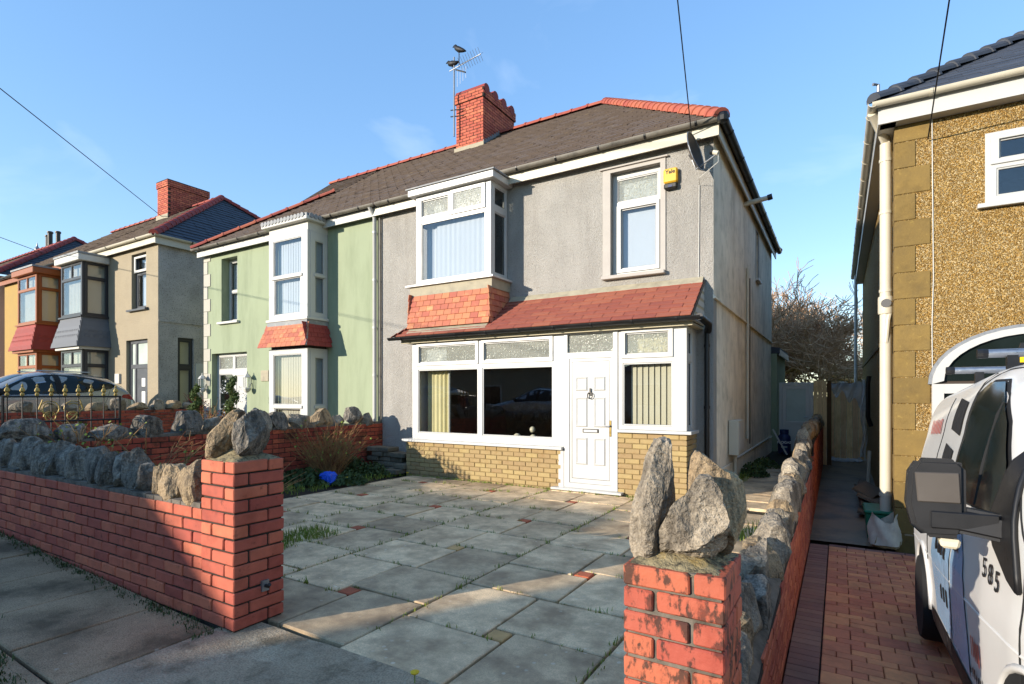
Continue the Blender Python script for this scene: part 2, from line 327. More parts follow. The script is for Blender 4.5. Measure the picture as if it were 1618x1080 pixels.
class MB:
    def __init__(s): s.v = []; s.f = []
    def add(s, vs, fs):
        n = len(s.v); s.v += [tuple(p) for p in vs]; s.f += [tuple(i + n for i in f) for f in fs]; return s
    def box(s, x0, x1, y0, y1, z0, z1):
        if x0 > x1: x0, x1 = x1, x0
        if y0 > y1: y0, y1 = y1, y0
        if z0 > z1: z0, z1 = z1, z0
        return s.add([(x0, y0, z0), (x1, y0, z0), (x1, y1, z0), (x0, y1, z0), (x0, y0, z1), (x1, y0, z1), (x1, y1, z1), (x0, y1, z1)],
                     [(0, 3, 2, 1), (4, 5, 6, 7), (0, 1, 5, 4), (1, 2, 6, 5), (2, 3, 7, 6), (3, 0, 4, 7)])
    def poly(s, pts): return s.add(pts, [tuple(range(len(pts)))])
    def prism(s, pts, d):
        """closed polygon (3-D points) extruded by vector d"""
        n = len(pts); d = Vector(d); a = [Vector(p) for p in pts]
        nm = Vector((0, 0, 0))
        for i in range(n): nm += a[i].cross(a[(i + 1) % n])
        if nm.dot(d) > 0: a.reverse()
        b = [p + d for p in a]
        fs = [tuple(range(n)), tuple(range(2 * n - 1, n - 1, -1))]
        fs += [((i + 1) % n, i, i + n, (i + 1) % n + n) for i in range(n)]
        return s.add(a + b, fs)
    def tube(s, pts, r, n=8, cap=True):
        P = [Vector(p) for p in pts]; k = len(P)
        rs = r if isinstance(r, (list, tuple)) else [r] * k
        T = []
        for i in range(k):
            t = (P[min(i + 1, k - 1)] - P[max(i - 1, 0)]); T.append(t.normalized() if t.length > 1e-9 else Vector((0, 0, 1)))
        u = T[0].orthogonal().normalized(); vs = []; fs = []
        for i in range(k):
            u = (u - T[i] * u.dot(T[i]))
            u = u.normalized() if u.length > 1e-6 else T[i].orthogonal().normalized()
            w = T[i].cross(u)
            for j in range(n):
                an = 2 * math.pi * j / n; vs.append(P[i] + (u * math.cos(an) + w * math.sin(an)) * rs[i])
        for i in range(k - 1):
            for j in range(n):
                fs.append((i * n + j, i * n + (j + 1) % n, (i + 1) * n + (j + 1) % n, (i + 1) * n + j))
        if cap: fs += [tuple(range(n - 1, -1, -1)), tuple(range((k - 1) * n, k * n))]
        return s.add(vs, fs)
    def lathe(s, prof, c=(0, 0, 0), n=16, axis='z'):
        vs = []; fs = []; c = Vector(c)
        for (r, z) in prof:
            for j in range(n):
                a = 2 * math.pi * j / n; p = (r * math.cos(a), r * math.sin(a), z)
                if axis == 'x': p = (p[2], p[0], p[1])
                if axis == 'y': p = (p[1], p[2], p[0])
                vs.append(c + Vector(p))
        k = len(prof)
        for i in range(k - 1):
            for j in range(n): fs.append((i * n + j, i * n + (j + 1) % n, (i + 1) * n + (j + 1) % n, (i + 1) * n + j))
        fs += [tuple(range(n - 1, -1, -1)), tuple(range((k - 1) * n, k * n))]
        return s.add(vs, fs)
    def plate(s, O, ux, nr, u0, u1, z0, z1, holes, t):
        """upright plate on plane O + ux*u + Z*z, front at +nr side 0, back at -t, with rectangular holes"""
        O = Vector(O); ux = Vector(ux); nr = Vector(nr)
        us = sorted({u0, u1, *[a for h in holes for a in h[:2] if u0 < a < u1]}); zs = sorted({z0, z1, *[a for h in holes for a in h[2:] if z0 < a < z1]})
        def solid(i, j):
            if i < 0 or j < 0 or i >= len(us) - 1 or j >= len(zs) - 1: return False
            cu = (us[i] + us[i + 1]) / 2; cz = (zs[j] + zs[j + 1]) / 2
            return not any(h[0] < cu < h[1] and h[2] < cz < h[3] for h in holes)
        def P(u, z, d): return O + ux * u + Vector((0, 0, z)) - nr * d
        flip = ux.cross(Vector((0, 0, 1))).dot(nr) < 0
        def q(a, b, c, d):
            s.add([a, b, c, d], [(3, 2, 1, 0) if flip else (0, 1, 2, 3)])
        for i in range(len(us) - 1):
            for j in range(len(zs) - 1):
                if not solid(i, j): continue
                a, b, c, d = us[i], us[i + 1], zs[j], zs[j + 1]
                q(P(a, c, 0), P(b, c, 0), P(b, d, 0), P(a, d, 0))
                q(P(b, c, t), P(a, c, t), P(a, d, t), P(b, d, t))
                if not solid(i - 1, j): q(P(a, c, t), P(a, c, 0), P(a, d, 0), P(a, d, t))
                if not solid(i + 1, j): q(P(b, c, 0), P(b, c, t), P(b, d, t), P(b, d, 0))
                if not solid(i, j - 1): q(P(a, c, t), P(b, c, t), P(b, c, 0), P(a, c, 0))
                if not solid(i, j + 1): q(P(a, d, 0), P(b, d, 0), P(b, d, t), P(a, d, t))
        return s
    def build(s, name, m, parent=None, smooth=False, bevel=0.0, label=None, merge=False, world=None, seg=1):
        off = OFF.get(parent, Vector((0, 0, 0))) if parent else Vector((0, 0, 0))
        if world is not None: off = Vector(world)
        me = bpy.data.meshes.new(name)
        me.from_pydata([tuple(Vector(p) - off) for p in s.v], [], s.f)
        if merge or bevel:
            bm = bmesh.new(); bm.from_mesh(me)
            bmesh.ops.remove_doubles(bm, verts=bm.verts, dist=1e-5)
            if bevel:
                es = [e for e in bm.edges if len(e.link_faces) == 2 and e.calc_face_angle(0) > 0.6]
                bmesh.ops.bevel(bm, geom=es, offset=bevel, segments=seg, affect='EDGES', clamp_overlap=True)
            bm.to_mesh(me); bm.free()
        if smooth:
            me.polygons.foreach_set('use_smooth', [True] * len(me.polygons))
        me.materials.append(M[m] if isinstance(m, str) else m)
        o = link(name, me, parent, world=world, label=label)
        if smooth == 'auto':
            try:
                me.set_sharp_from_angle(angle=R(38))
            except Exception: pass
        return o
def B(x0, x1, y0, y1, z0, z1): return MB().box(x0, x1, y0, y1, z0, z1)
def st(o, kind='structure'): o['kind'] = kind; return o
X_ = Vector((1, 0, 0)); Y_ = Vector((0, 1, 0)); Z_ = Vector((0, 0, 1))

# shared small pieces -------------------------------------------------------
CACHE = {}
def brick_mesh(key, sx, sy, sz, m, bev=0.004, wob=0.0):
    k = (key, round(sx, 3), round(sy, 3), round(sz, 3), rng.randint(0, 3))
    if k in CACHE: return CACHE[k]
    bm = bmesh.new(); bmesh.ops.create_cube(bm, size=1.0)
    for v in bm.verts: v.co = Vector((v.co.x * sx, v.co.y * sy, v.co.z * sz)) + Vector((rng.uniform(-wob, wob), rng.uniform(-wob, wob), rng.uniform(-wob, wob)))
    if bev: bmesh.ops.bevel(bm, geom=bm.edges[:], offset=bev, segments=1, affect='EDGES', clamp_overlap=True)
    me = bpy.data.meshes.new(key); bm.to_mesh(me); bm.free(); me.materials.append(M[m]); CACHE[k] = me
    return me
def brick_face(parent, O, ux, nr, L, n, ph, pl, m, key='brick', joint=0.011, depth=0.1, zmin=None, ztop=None, wob=0.0022, first=None, part='brick', only=None):
    """one course after another of single bricks on a wall face; O is the lower corner, nr looks outward"""
    O = Vector(O); ux = Vector(ux); nr = Vector(nr)
    for i in range(n):
        if only is not None and i % 2 != only: continue
        z = O.z + (i + 0.5) * ph
        a = -(pl / 2 if i % 2 else 0.0)
        if first: a = first[i % len(first)]
        while a < L - 0.02:
            b = a + pl
            lo, hi = max(a, 0.0), min(b, L)
            a = b
            l = hi - lo - (joint if hi < L else 0)
            if l < 0.035: continue
            c = O + ux * (lo + l / 2) - nr * (depth / 2); c.z = z
            if zmin and z + ph / 2 < zmin(c): continue
            if ztop and z - ph / 2 > ztop(c): continue
            l = round(l, 3)
            sx, sy = (l, depth) if abs(ux.x) > 0.5 else (depth, l)
            o = link(part, brick_mesh(key + m, sx, sy, ph - joint, m, bev=.0055, wob=.0016), parent, world=c + nr * rng.uniform(-wob, wob * 1.5) + Z_ * rng.uniform(-wob, wob))
            o.rotation_euler = (rng.uniform(-.006, .006), rng.uniform(-.004, .004), rng.uniform(-.006, .006))
ROCKN = [0]
def rock_mesh(sx, sy, sz, m, seed, sub=3, cuts=9, rough=0.10, taper=0.25):
    r_ = random.Random(seed); bm = bmesh.new(); bmesh.ops.create_icosphere(bm, subdivisions=sub, radius=1.0)
    planes = []
    for _ in range(cuts):
        d = Vector((r_.gauss(0, 1), r_.gauss(0, 1), r_.gauss(0, .8))).normalized(); planes.append((d, r_.uniform(0.60, 1.02)))
    off = Vector((seed * 3.17 % 50, seed * 1.7 % 50, seed * .9 % 50))
    for v in bm.verts:
        p = v.co.copy()
        p = Vector((math.copysign(abs(p.x) ** .5, p.x), math.copysign(abs(p.y) ** .5, p.y), math.copysign(abs(p.z) ** .5, p.z)))
        for d, k in planes:
            e = p.dot(d) - k
            if e > 0: p -= d * e * 1.0
        q = p * 1.6 + off
        n0 = noise.fractal(q, 0.9, 2.1, 4); n1_ = noise.fractal(Vector((q.x * 3.2, q.y * 3.2, q.z * 1.1)), 0.9, 2.0, 3)
        nz = n0 * rough * .7 - abs(n1_) * rough * 0.45
        p += p.normalized() * nz
        k = 1 - taper * max(-.2, p.z)
        v.co = Vector((p.x * sx / 2 * k, p.y * sy / 2 * k, p.z * sz / 2))
    me = bpy.data.meshes.new('stone'); bm.to_mesh(me); bm.free(); me.materials.append(M[m])
    return me
def rock(parent, c, size, m='rock', rot=(0, 0, 0), sub=3, cuts=9, rough=0.12, name='stone', seed=None, taper=0.25):
    ROCKN[0] += 1
    o = link(name, rock_mesh(*size, m, seed if seed is not None else ROCKN[0] + 100, sub, cuts, rough, taper), parent, world=c)
    o.rotation_euler = rot
    return o
def tile_run(parent, O, ux, dn, nr, w, courses, gauge, tw, m, thick=0.014, name='roof_tile', lo=None, hi=None, tilt=0.05, key='tile', gap=0.004, jit=0.003, lap=0.03):
    """courses of single tiles; O = lower-left eaves corner, ux along, dn = up the slope, nr outward"""
    ux = Vector(ux).normalized(); up = Vector(dn).normalized(); nr = Vector(nr).normalized(); O = Vector(O)
    rot = Matrix((ux, up, nr)).transposed().to_euler()
    for i in range(courses):
        a = -(tw / 2 if i % 2 else 0)
        l0 = lo(i) if lo else 0.0; h0 = hi(i) if hi else w
        while a < h0:
            b = a + tw; p, q = max(a, l0), min(b, h0); a = b
            if q - p < 0.05: continue
            l = q - p - gap
            l = round(l / 0.03) * 0.03 if l < tw - gap - 0.02 else l
            me = brick_mesh(key + m, l, gauge + lap, thick, m, bev=0.003)
            c = O + ux * (p + (q - p) / 2) + up * (gauge * (i + .5) + lap / 2) + nr * (thick * 0.8)
            o = link(name, me, parent, world=c + nr * rng.uniform(0, jit))
            o.rotation_euler = rot
            o.rotation_euler.rotate_axis('X', -tilt + rng.uniform(-.006, .006)); o.rotation_euler.rotate_axis('Z', rng.uniform(-.006, .006))
def glazed(parent, O, ux, nr, u0, u1, z0, z1, panes, t=0.07, m='upvc', glass='glass', name='window', bead=0.018, label=None, sash=None):
    """frame plate with openings (u0,u1,z0,z1[,glass kind]) and a pane and bead in each; returns the frame part"""
    O = Vector(O); ux = Vector(ux); nr = Vector(nr)
    fr = MB().plate(O, ux, nr, u0, u1, z0, z1, [p[:4] for p in panes], t).build(name, m, parent, bevel=0.004, label=label)
    for p in panes:
        a, b, c, d = p[:4]; g = p[4] if len(p) > 4 else glass
        MB().plate(O - nr * 0.012, ux, nr, a + .001, b - .001, c + .001, d - .001, [(a + bead, b - bead, c + bead, d - bead)], 0.03).build('bead', m, fr, bevel=0.003)
        MB().plate(O - nr * 0.018, ux, nr, a + bead * .6, b - bead * .6, c + bead * .6, d - bead * .6, [(a + bead + .004, b - bead - .004, c + bead + .004, d - bead - .004)], 0.012).build('seal', 'seal', fr)
        MB().plate(O - nr * 0.026, ux, nr, a + .004, b - .004, c + .004, d - .004, [], 0.006).build('pane', g, fr)
    return fr
def blinds(parent, O, ux, nr, u0, u1, z0, z1, m='blind', pitch=0.085, turn=0.25, name='blind_slat'):
    O = Vector(O); ux = Vector(ux); nr = Vector(nr); u = u0; vs = MB()
    while u < u1:
        w = ux * (pitch * .5 * math.cos(turn)) + nr * (pitch * .5 * math.sin(turn)); c = O + ux * u
        a, b = c - w, c + w
        vs.add([a + Z_ * z0, b + Z_ * z0, b + Z_ * z1, a + Z_ * z1], [(0, 1, 2, 3)]); u += pitch
    o = vs.build('vertical_blind', m, parent); return o
def drape(parent, O, ux, nr, u0, u1, z0, z1, m='curtain', amp=0.03, wl=0.1, name='curtain', ph=0.0):
    O = Vector(O); ux = Vector(ux); nr = Vector(nr); n = max(6, int((u1 - u0) / wl * 8)); vs = []; fs = []
    for i in range(n + 1):
        u = u0 + (u1 - u0) * i / n; a = amp * math.sin(2 * math.pi * u / wl + ph) * (0.7 + 0.3 * math.sin(u * 9))
        vs += [O + ux * u + nr * a + Z_ * z0, O + ux * u + nr * a + Z_ * z1]
    for i in range(n): fs.append((2 * i, 2 * i + 2, 2 * i + 3, 2 * i + 1))
    return MB().add(vs, fs).build(name, m, parent, smooth=True)
def text_obj(s, size, m, parent, world, rot, name='lettering', ext=0.0006, sx=1.0, bold=0.0):
    cu = bpy.data.curves.new(name, 'FONT'); cu.body = s; cu.size = size; cu.extrude = ext; cu.align_x = 'CENTER'; cu.align_y = 'CENTER'; cu.offset = bold
    cu.materials.append(M[m]); tmp = bpy.data.objects.new('tmp', cu); C.objects.link(tmp)
    dg = bpy.context.evaluated_depsgraph_get(); me = bpy.data.meshes.new_from_object(tmp.evaluated_get(dg))
    bpy.data.objects.remove(tmp)
    if not me.materials: me.materials.append(M[m])
    o = link(name, me, parent, world=world); o.rotation_euler = rot; o.scale = (sx, 1, 1); return o
def half_gutter(pts, r=0.055, n=8, t=0.006):
    """open half-round channel along a horizontal path"""
    mb = MB(); P = [Vector(p) for p in pts]
    for i in range(len(P) - 1):
        d = (P[i + 1] - P[i]).normalized(); s_ = Vector((0, 0, 1)).cross(d).normalized(); ring = []
        for k in range(n + 1):
            a = math.pi * k / n; ring.append(s_ * math.cos(a) * r - Z_ * math.sin(a) * r)
        inner = [q * ((r - t) / r) for q in ring]
        prof = ring + inner[::-1]; a_ = [P[i] + q for q in prof]; b_ = [P[i + 1] + q for q in prof]; m_ = len(prof)
        fs = [(j, (j + 1) % m_, (j + 1) % m_ + m_, j + m_) for j in range(m_)] + [tuple(range(m_ - 1, -1, -1)), tuple(range(m_, 2 * m_))]
        mb.add(a_ + b_, fs)
    return mb
def grass(spots, m, name, kind_label=None, cat='grass', h=(0.03, 0.09), w=0.006, n_each=7, spread=0.03):
    """tufts of bent blades at the given points"""
    mb = MB()
    for (x, y, z, k) in spots:
        for _ in range(int(n_each * k) + 1):
            bx, by = x + rng.gauss(0, spread), y + rng.gauss(0, spread); hh = rng.uniform(*h) * (0.6 + 0.6 * k); an = rng.uniform(0, 6.28); ln = rng.uniform(.2, .9) * hh
            dx, dy = math.cos(an), math.sin(an); px, py = -dy * w, dx * w
            a = (bx - px, by - py, z); b = (bx + px, by + py, z); c = (bx + dx * ln * .45 + px * .6, by + dy * ln * .45 + py * .6, z + hh * .7); d = (bx + dx * ln * .45 - px * .6, by + dy * ln * .45 - py * .6, z + hh * .7)
            e = (bx + dx * ln, by + dy * ln, z + hh)
            mb.add([a, b, c, d, e], [(0, 1, 2, 3), (3, 2, 4)])
    return mb
def leaf_cloud(pts, size, mb=None):
    """small tilted leaf faces at points"""
    mb = mb or MB()
    for p in pts:
        p = Vector(p); s_ = size * rng.uniform(.6, 1.3)
        u = Vector((rng.gauss(0, 1), rng.gauss(0, 1), rng.gauss(0, 1))).normalized(); w = u.orthogonal().normalized() * s_ * .45; u = u * s_
        mb.add([p - u * .5, p + w, p + u * .5, p - w], [(0, 1, 2, 3)])
    return mb
def zpave(x): return max(0.0, -(x + 3.4) * 0.035)
# ================================================================ THE SETTING
def strip(name, x0, x1, y0, y1, zf, m, dx=2.0, th=0.0):
    n = max(1, int((x1 - x0) / dx)); vs = []; fs = []
    for i in range(n + 1):
        x = x0 + (x1 - x0) * i / n; vs += [(x, y0, zf(x)), (x, y1, zf(x))]
    for i in range(n): fs.append((2 * i, 2 * i + 2, 2 * i + 3, 2 * i + 1))
    return st(MB().add(vs, fs).build(name, m))
st(MB().poly([(-900, -900, -0.9), (900, -900, -0.9), (900, 900, -0.9), (-900, 900, -0.9)]).build('ground', 'grass_ground'))
strip('road', -80, 60, -8.0, -0.45, lambda x: zpave(x) - 0.10, 'asphalt')
strip('far_pavement', -80, 60, -10.5, -8.0, lambda x: zpave(x), 'concrete')
kerb = strip('kerb', -80, 60, -0.45, -0.3, lambda x: zpave(x) - 0.0, 'concrete')
pave = strip('pavement', -80, 60, -0.3, 2.02, lambda x: zpave(x) - 0.035, 'soil')
# paving flags of the pavement, each its own piece
sx_ = [-3.38, -4.02, -4.68, -5.36, -6.05, -6.78, -7.5, -8.2, -9.0, -9.8]
for i in range(len(sx_) - 1):
    for (ya, yb) in ((1.16, 1.97), (0.3, 1.15), (-0.28, 0.29)):
        a, b = sx_[i + 1] + 0.006, sx_[i] - 0.006; j = rng.uniform(-.004, .004)
        me = MB().box(a - (a + b) / 2, b - (a + b) / 2, (ya - yb) / 2 + .005, (yb - ya) / 2 - .005, -0.05, 0.0)
        o = me.build('paving_flag', 'pave_slab', None, bevel=0.006); o.parent = pave
        o.location = ((a + b) / 2, (ya + yb) / 2, zpave((a + b) / 2) + j); o.rotation_euler = (rng.uniform(-.005, .005), math.atan(0.035) if (a + b) / 2 < -3.4 else 0, rng.uniform(-.004, .004))
# dropped concrete crossing in front of the gateway
mb = MB(); n = 26
vs = []; fs = []
for i in range(n + 1):
    for j in range(19):
        x = -3.37 + 2.9 * i / n; y = -0.3 + 2.482 * j / 18
        e = 0.012 * noise.noise(Vector((x * 2.3, y * 2.3, 4.0))) if (0 < i < n) else 0
        vs.append((x, y + (e if j == 18 else 0), 0.0 + 0.009 * noise.noise(Vector((x * 1.5, y * 1.5, 0))) + 0.006 * noise.noise(Vector((x * 9, y * 9, 2)))))
for i in range(n):
    for j in range(18): a = i * 19 + j; fs.append((a, a + 19, a + 20, a + 1))
st(mb.add(vs, fs).build('concrete_crossing', 'concrete', smooth=True))
# ground under the drive of the house, the neighbour's forecourt, gardens
drive = st(B(-8.2, -0.47, 1.99, 16.6, -0.9, -0.04).build('driveway', 'soil'))
strip('neighbour_forecourt', -14.8, -8.42, 1.99, 8.4, lambda x: zpave(x) - 0.01, 'concrete')
strip('garden_ground', -80, -14.95, 1.99, 8.2, lambda x: zpave(x) - 0.01, 'concrete')
strip('back_garden', -80, 60, 16.5, 120, lambda x: -0.4, 'grass_ground')
# slabs: rows that jog by a small square tile
def slab(x0, x1, y0, y1, m='slab', name='slab'):
    if x1 - x0 < .05 or y1 - y0 < .05: return
    g = 0.010
    o = B(-(x1 - x0) / 2 + g, (x1 - x0) / 2 - g, -(y1 - y0) / 2 + g, (y1 - y0) / 2 - g, -0.05, 0.0).build(name, m, None, bevel=0.006)
    o.parent = drive
    o.location = ((x0 + x1) / 2, (y0 + y1) / 2, rng.uniform(-.005, .003)); o.rotation_euler = (rng.uniform(-.007, .007), rng.uniform(-.007, .007), rng.uniform(-.006, .006))
JL = []
XJ = [-1.80, -3.18, -4.61, -6.08]
XM = [-1.13, -2.50, -3.90, -5.34, -6.80]
for k, xj in enumerate(XJ):
    y0 = 2.82 + 0.065 * k; per = 1.315 + 0.02 * k; n = 0
    for n in range(-1, 4):
        Y0 = y0 + per * n; ym = Y0 + per / 2
        def clipped(a, b, c, d, **kw):
            c = max(c, 2.17); d = min(d, 7.64 if a < -1.7 else 8.8)
            if a < -5.4 and d < 4.3: return
            if a < -4.0 and d < 2.9: return
            if d - c > .06: slab(a, b, c, d, **kw)
        e = 0.075
        rlim = XM[k]; llim = XM[k + 1]
        clipped(llim, xj - e, Y0 - .07, ym); clipped(xj - e, rlim, Y0 + .07, ym)
        clipped(llim, xj + e, ym, Y0 + per - .07); clipped(xj + e, rlim, ym, Y0 + per + .07)
        if 2.3 < Y0 < 7.3 and not (xj < -6 and Y0 < 4.2):
            col = 'insert_buff' if (k, n) in ((0, 0), (1, 1)) else 'insert_red'
            slab(xj - e, xj + e, Y0 - .07, Y0 + .07, col, 'square_tile')
        JL += [(xj, Y0 + rng.uniform(0, per)), (rlim, Y0 + rng.uniform(0, per))]
for y in [2.17 + .63 * i for i in range(8)]:
    slab(-1.13, -0.6, y + .12, min(y + .75, 7.64))
y = 7.7
while y < 12.2:
    d = rng.uniform(.42, .62); slab(-1.5 if y > 8.3 else -1.72, -0.62, y, y + d); y += d + .02
# the lower plot to the right
ZR = -0.55
def zright(y):
    if y < 1.6: return 0.0
    if y < 3.6: return ZR * (y - 1.6) / 2.0
    if y < 8.6: return ZR
    return min(-0.25, ZR + (y - 8.6) * 0.031)
vs = []; fs = []; ys = [1.6, 2.2, 2.8, 3.6, 5, 7, 8.6, 10, 14, 18.2, 21]
for yy in ys: vs += [(-0.35, yy, zright(yy) - (0.06 if yy < 8.61 else 0.0)), (9, yy, zright(yy) - (0.06 if yy < 8.61 else 0))]
for i in range(len(ys) - 1): fs.append((2 * i, 2 * i + 1, 2 * i + 3, 2 * i + 2))
rdrive = st(MB().add(vs, fs).build('paved_drive', 'sand_joint'))
vs = []; fs = []
for j, yy in enumerate([8.66, 9.5, 10.5, 11.5, 12.5, 13.5, 14.5, 15.5, 16.5, 17.5, 18.2]):
    for i in range(6): vs.append((-0.352 + 0.2 * i, yy, zright(yy) + 0.012 * noise.noise(Vector((i, yy, 0))) + .008))
for j in range(10):
    for i in range(5): a = j * 6 + i; fs.append((a, a + 1, a + 7, a + 6))
st(MB().add(vs, fs).build('side_passage', 'wet_concrete', smooth=True))
def paver(x0, x1, y0, y1, m, name='paver'):
    sx, sy = x1 - x0, y1 - y0
    o = link(name, brick_mesh('pv' + m, sx - .006, sy - .006, .06, m, bev=0.005), None); o.parent = rdrive
    yc = (y0 + y1) / 2
    o.location = ((x0 + x1) / 2, yc, zright(yc) - .03 + rng.uniform(-.002, .002)); o.rotation_euler = (rng.uniform(-.008, .008) - (math.atan(.275) if 1.6 < yc < 3.6 else 0), rng.uniform(-.008, .008), rng.uniform(-.008, .008))
y = 2.6
while y < 8.45: paver(-0.345, -0.125, y, y + .105, 'paver_dark'); y += .105
for i in range(9): paver(-0.12 + .21 * i, .09 + .21 * i, 8.455, 8.56, 'paver_dark')
# basketweave-like rows: square, then two thin
y = 3.5; r_ = 0
while y < 8.4:
    x = -0.12 - (0.1 if r_ % 2 else 0)
    hgt = .20 if r_ % 2 == 0 else .10
    k = r_
    while x < 0.95:
        w = .2 if hgt > .15 else .2
        a = max(x, -0.12)
        if hgt > .15 and k % 2: 
            paver(a, x + .2, y, min(y + .1, 8.45), 'paver_red'); paver(a, x + .2, y + .1, min(y + .2, 8.45), 'paver_red') if y + .15 < 8.45 else None
        elif x + w - a > .05: paver(a, x + w, y, min(y + hgt, 8.45), 'paver_red')
        x += w; k += 1
    y += hgt; r_ += 1

# ================================================================ FRONT WALL AND GATE PIERS
PH = 0.0815; PL = 0.236
fw = thing('garden_wall', 'low red brick front wall along the pavement topped with upright grey stones', 'wall', (-5.9, 2.1, 0))
B(-8.42, -3.572, 2.003, 2.22, -0.2, 9 * PH - .004).build('mortar_core', 'dark_mortar', fw)
brick_face(fw, (-8.4, 1.99, 0), X_, -Y_, 4.83, 9, PH, PL, 'red_brick', zmin=lambda c: zpave(c.x) - .02)
sx = -3.66; i = 0
hs = [0.30, .26, .27, .24, .33, .30, .28, .34, .33, .31, .33, .35, .30, .33, .34, .31, .3, .33, .3]
while sx > -8.3:
    w = [.30, .27, .17, .21, .16, .23, .19][i % 7] * rng.uniform(.9, 1.1); hh = hs[i % len(hs)] * rng.uniform(.92, 1.08)
    rock(fw, (sx - w / 2, 2.11 + rng.uniform(-.02, .02), 9 * PH + hh * .44), (w * 1.05, .22, hh * 1.08), 'tan_rock' if i < 3 else 'blue_rock', (rng.uniform(-.1, .1), rng.uniform(-.12, .12), rng.uniform(-.25, .25)), sub=4, cuts=10, rough=.13)
    sx -= w * .98; i += 1
mbm = MB()
for k in range(40): 
    x = -3.6 - 4.7 * k / 40; mbm.box(x - .125, x, 1.995, 2.215, 9 * PH - .005, 9 * PH + rng.uniform(.015, .035))
mbm.build('mortar_bed', 'mortar', fw)
# left pier
def pier(name, label, x0, x1, y0, y1, n, z0=0.0, faces='fr', m='red_brick', lo=0):
    t = thing(name, label, 'gate pier', ((x0 + x1) / 2, (y0 + y1) / 2, z0))
    B(x0 + .012, x1 - .012, y0 + .012, y1 - .012, z0 - .2, z0 + n * PH - .006).build('mortar_core', 'mortar' if m == 'painted_brick' else 'dark_mortar', t)
    pa = (x1 - x0 + .011) / 1.5; ls = y1 - y0 - .111; pb = ls + .011
    pc = (y1 - y0 + .011) / 1.5
    # bonded corner: even courses the side brick takes the corner, odd courses the front brick
    brick_face(t, (x0, y0, z0), X_, -Y_, x1 - x0 - .111, n, PH, 1.0, m, first=[0.0], only=0)
    brick_face(t, (x1, y0, z0), Y_, X_, y1 - y0, n, PH, pc, m, first=[0.0], only=0)
    brick_face(t, (x0, y0, z0), X_, -Y_, x1 - x0, n, PH, pa, m, first=[-pa / 2], only=1)
    brick_face(t, (x1, y0 + .111, z0), Y_, X_, ls, n, PH, 1.0, m, first=[0.0], only=1)
    brick_face(t, (x0, y0 + .111, z0), Y_, -X_, ls, n, PH, pb, m, first=[-pb / 2, 0.0]) if 'l' in faces else None
    return t
lp = pier('gate_pier', 'left red brick gate pier capped with two jagged grey rocks', -3.57, -3.21, 1.985, 2.34, 13)
def cap_bed(t, x0, x1, y0, y1, z, h, seed):
    vs = []; fs = []; n = 12
    for i in range(n + 1):
        for j in range(n + 1):
            a, b = i / n, j / n; ed = min(a, 1 - a, b, 1 - b); zz = z - .012 + (h * min(1, ed * 3.2)) * (0.8 + .5 * noise.noise(Vector((a * 4, b * 4, seed)))) + .012 * noise.noise(Vector((a * 17, b * 17, seed)))
            vs.append((x0 + (x1 - x0) * a, y0 + (y1 - y0) * b, zz))
    for i in range(n):
        for j in range(n): k = i * (n + 1) + j; fs.append((k, k + n + 1, k + n + 2, k + 1))
    return MB().add(vs, fs).build('mortar_cap', 'lichen_mortar', t, smooth=True)
zt = 13 * PH
cap_bed(lp, -3.565, -3.215, 1.99, 2.335, zt, .07, 1)
rock(lp, (-3.485, 2.12, zt + .15), (.22, .24, .38), 'tan_rock', (.05, .40, .3), sub=5, seed=7, cuts=10, taper=.35)
rock(lp, (-3.305, 2.17, zt + .145), (.20, .30, .37), 'blue_rock', (.0, .18, .2), sub=5, seed=19, cuts=10, taper=.40)
B(-3.212, -3.196, 2.17, 2.22, .20, .27).build('hinge_plate', 'galv', lp)
MB().tube([(-3.2, 2.195, .235), (-3.17, 2.195, .235), (-3.155, 2.195, .25)], .012).build('hinge_pin', 'iron', lp)
# right pier
rp = pier('gate_pier', 'right red brick gate pier in front, worn paint, crowned by three tall rocks', -0.655, -0.316, 1.85, 2.2, 11, z0=-.015, faces='frl', m='painted_brick')
zt = 11 * PH - .015
cap_bed(rp, -.65, -.32, 1.855, 2.195, zt, .055, 3)
rock(rp, (-.585, 2.0, zt + .20), (.17, .21, .47), 'rock', (-.03, .05, .2), sub=5, seed=7, cuts=11, rough=.14, taper=.04)
rock(rp, (-.43, 1.95, zt + .145), (.24, .21, .35), 'rock', (.06, .06, .45), sub=5, seed=42, cuts=15, rough=.17, taper=.06)
rock(rp, (-.385, 2.10, zt + .19), (.20, .19, .43), 'tan_rock', (.0, -.12, .25), sub=5, seed=8, cuts=10, rough=.10, taper=.14)
# side wall towards the lower plot: a retaining wall with stones along its top
rw = thing('garden_wall', 'long red brick side wall with jagged stones, beside the narrow passage and paved drive', 'wall', (-.46, 8, -.5))
def rwtop(y): return 0.0 + (y - 3.25) * .09 if y < 6 else .2475 + (y - 6) * .05
pr_ = [(-.57, 2.21, -.85), (-.57, 9.99, -.85), (-.57, 9.99, rwtop(10) - .01), (-.57, 6, rwtop(6) - .01), (-.57, 2.21, rwtop(2.21) - .01)]
MB().prism(pr_, (.21, 0, 0)).build('mortar_core', 'dark_mortar', rw)
B(-.56, -.362, 10.3, 17.2, -.85, .72).build('mortar_core', 'dark_mortar', rw)
brick_face(rw, (-.353, 2.22, -.63), Y_, X_, 7.77, 14, PH, PL, 'red_brick', ztop=lambda c: rwtop(c.y) - .07)
brick_face(rw, (-.353, 10.31, -.63), Y_, X_, 6.8, 16, PH, PL, 'red_brick', ztop=lambda c: .66)
vs = []; fs = []; n = 40
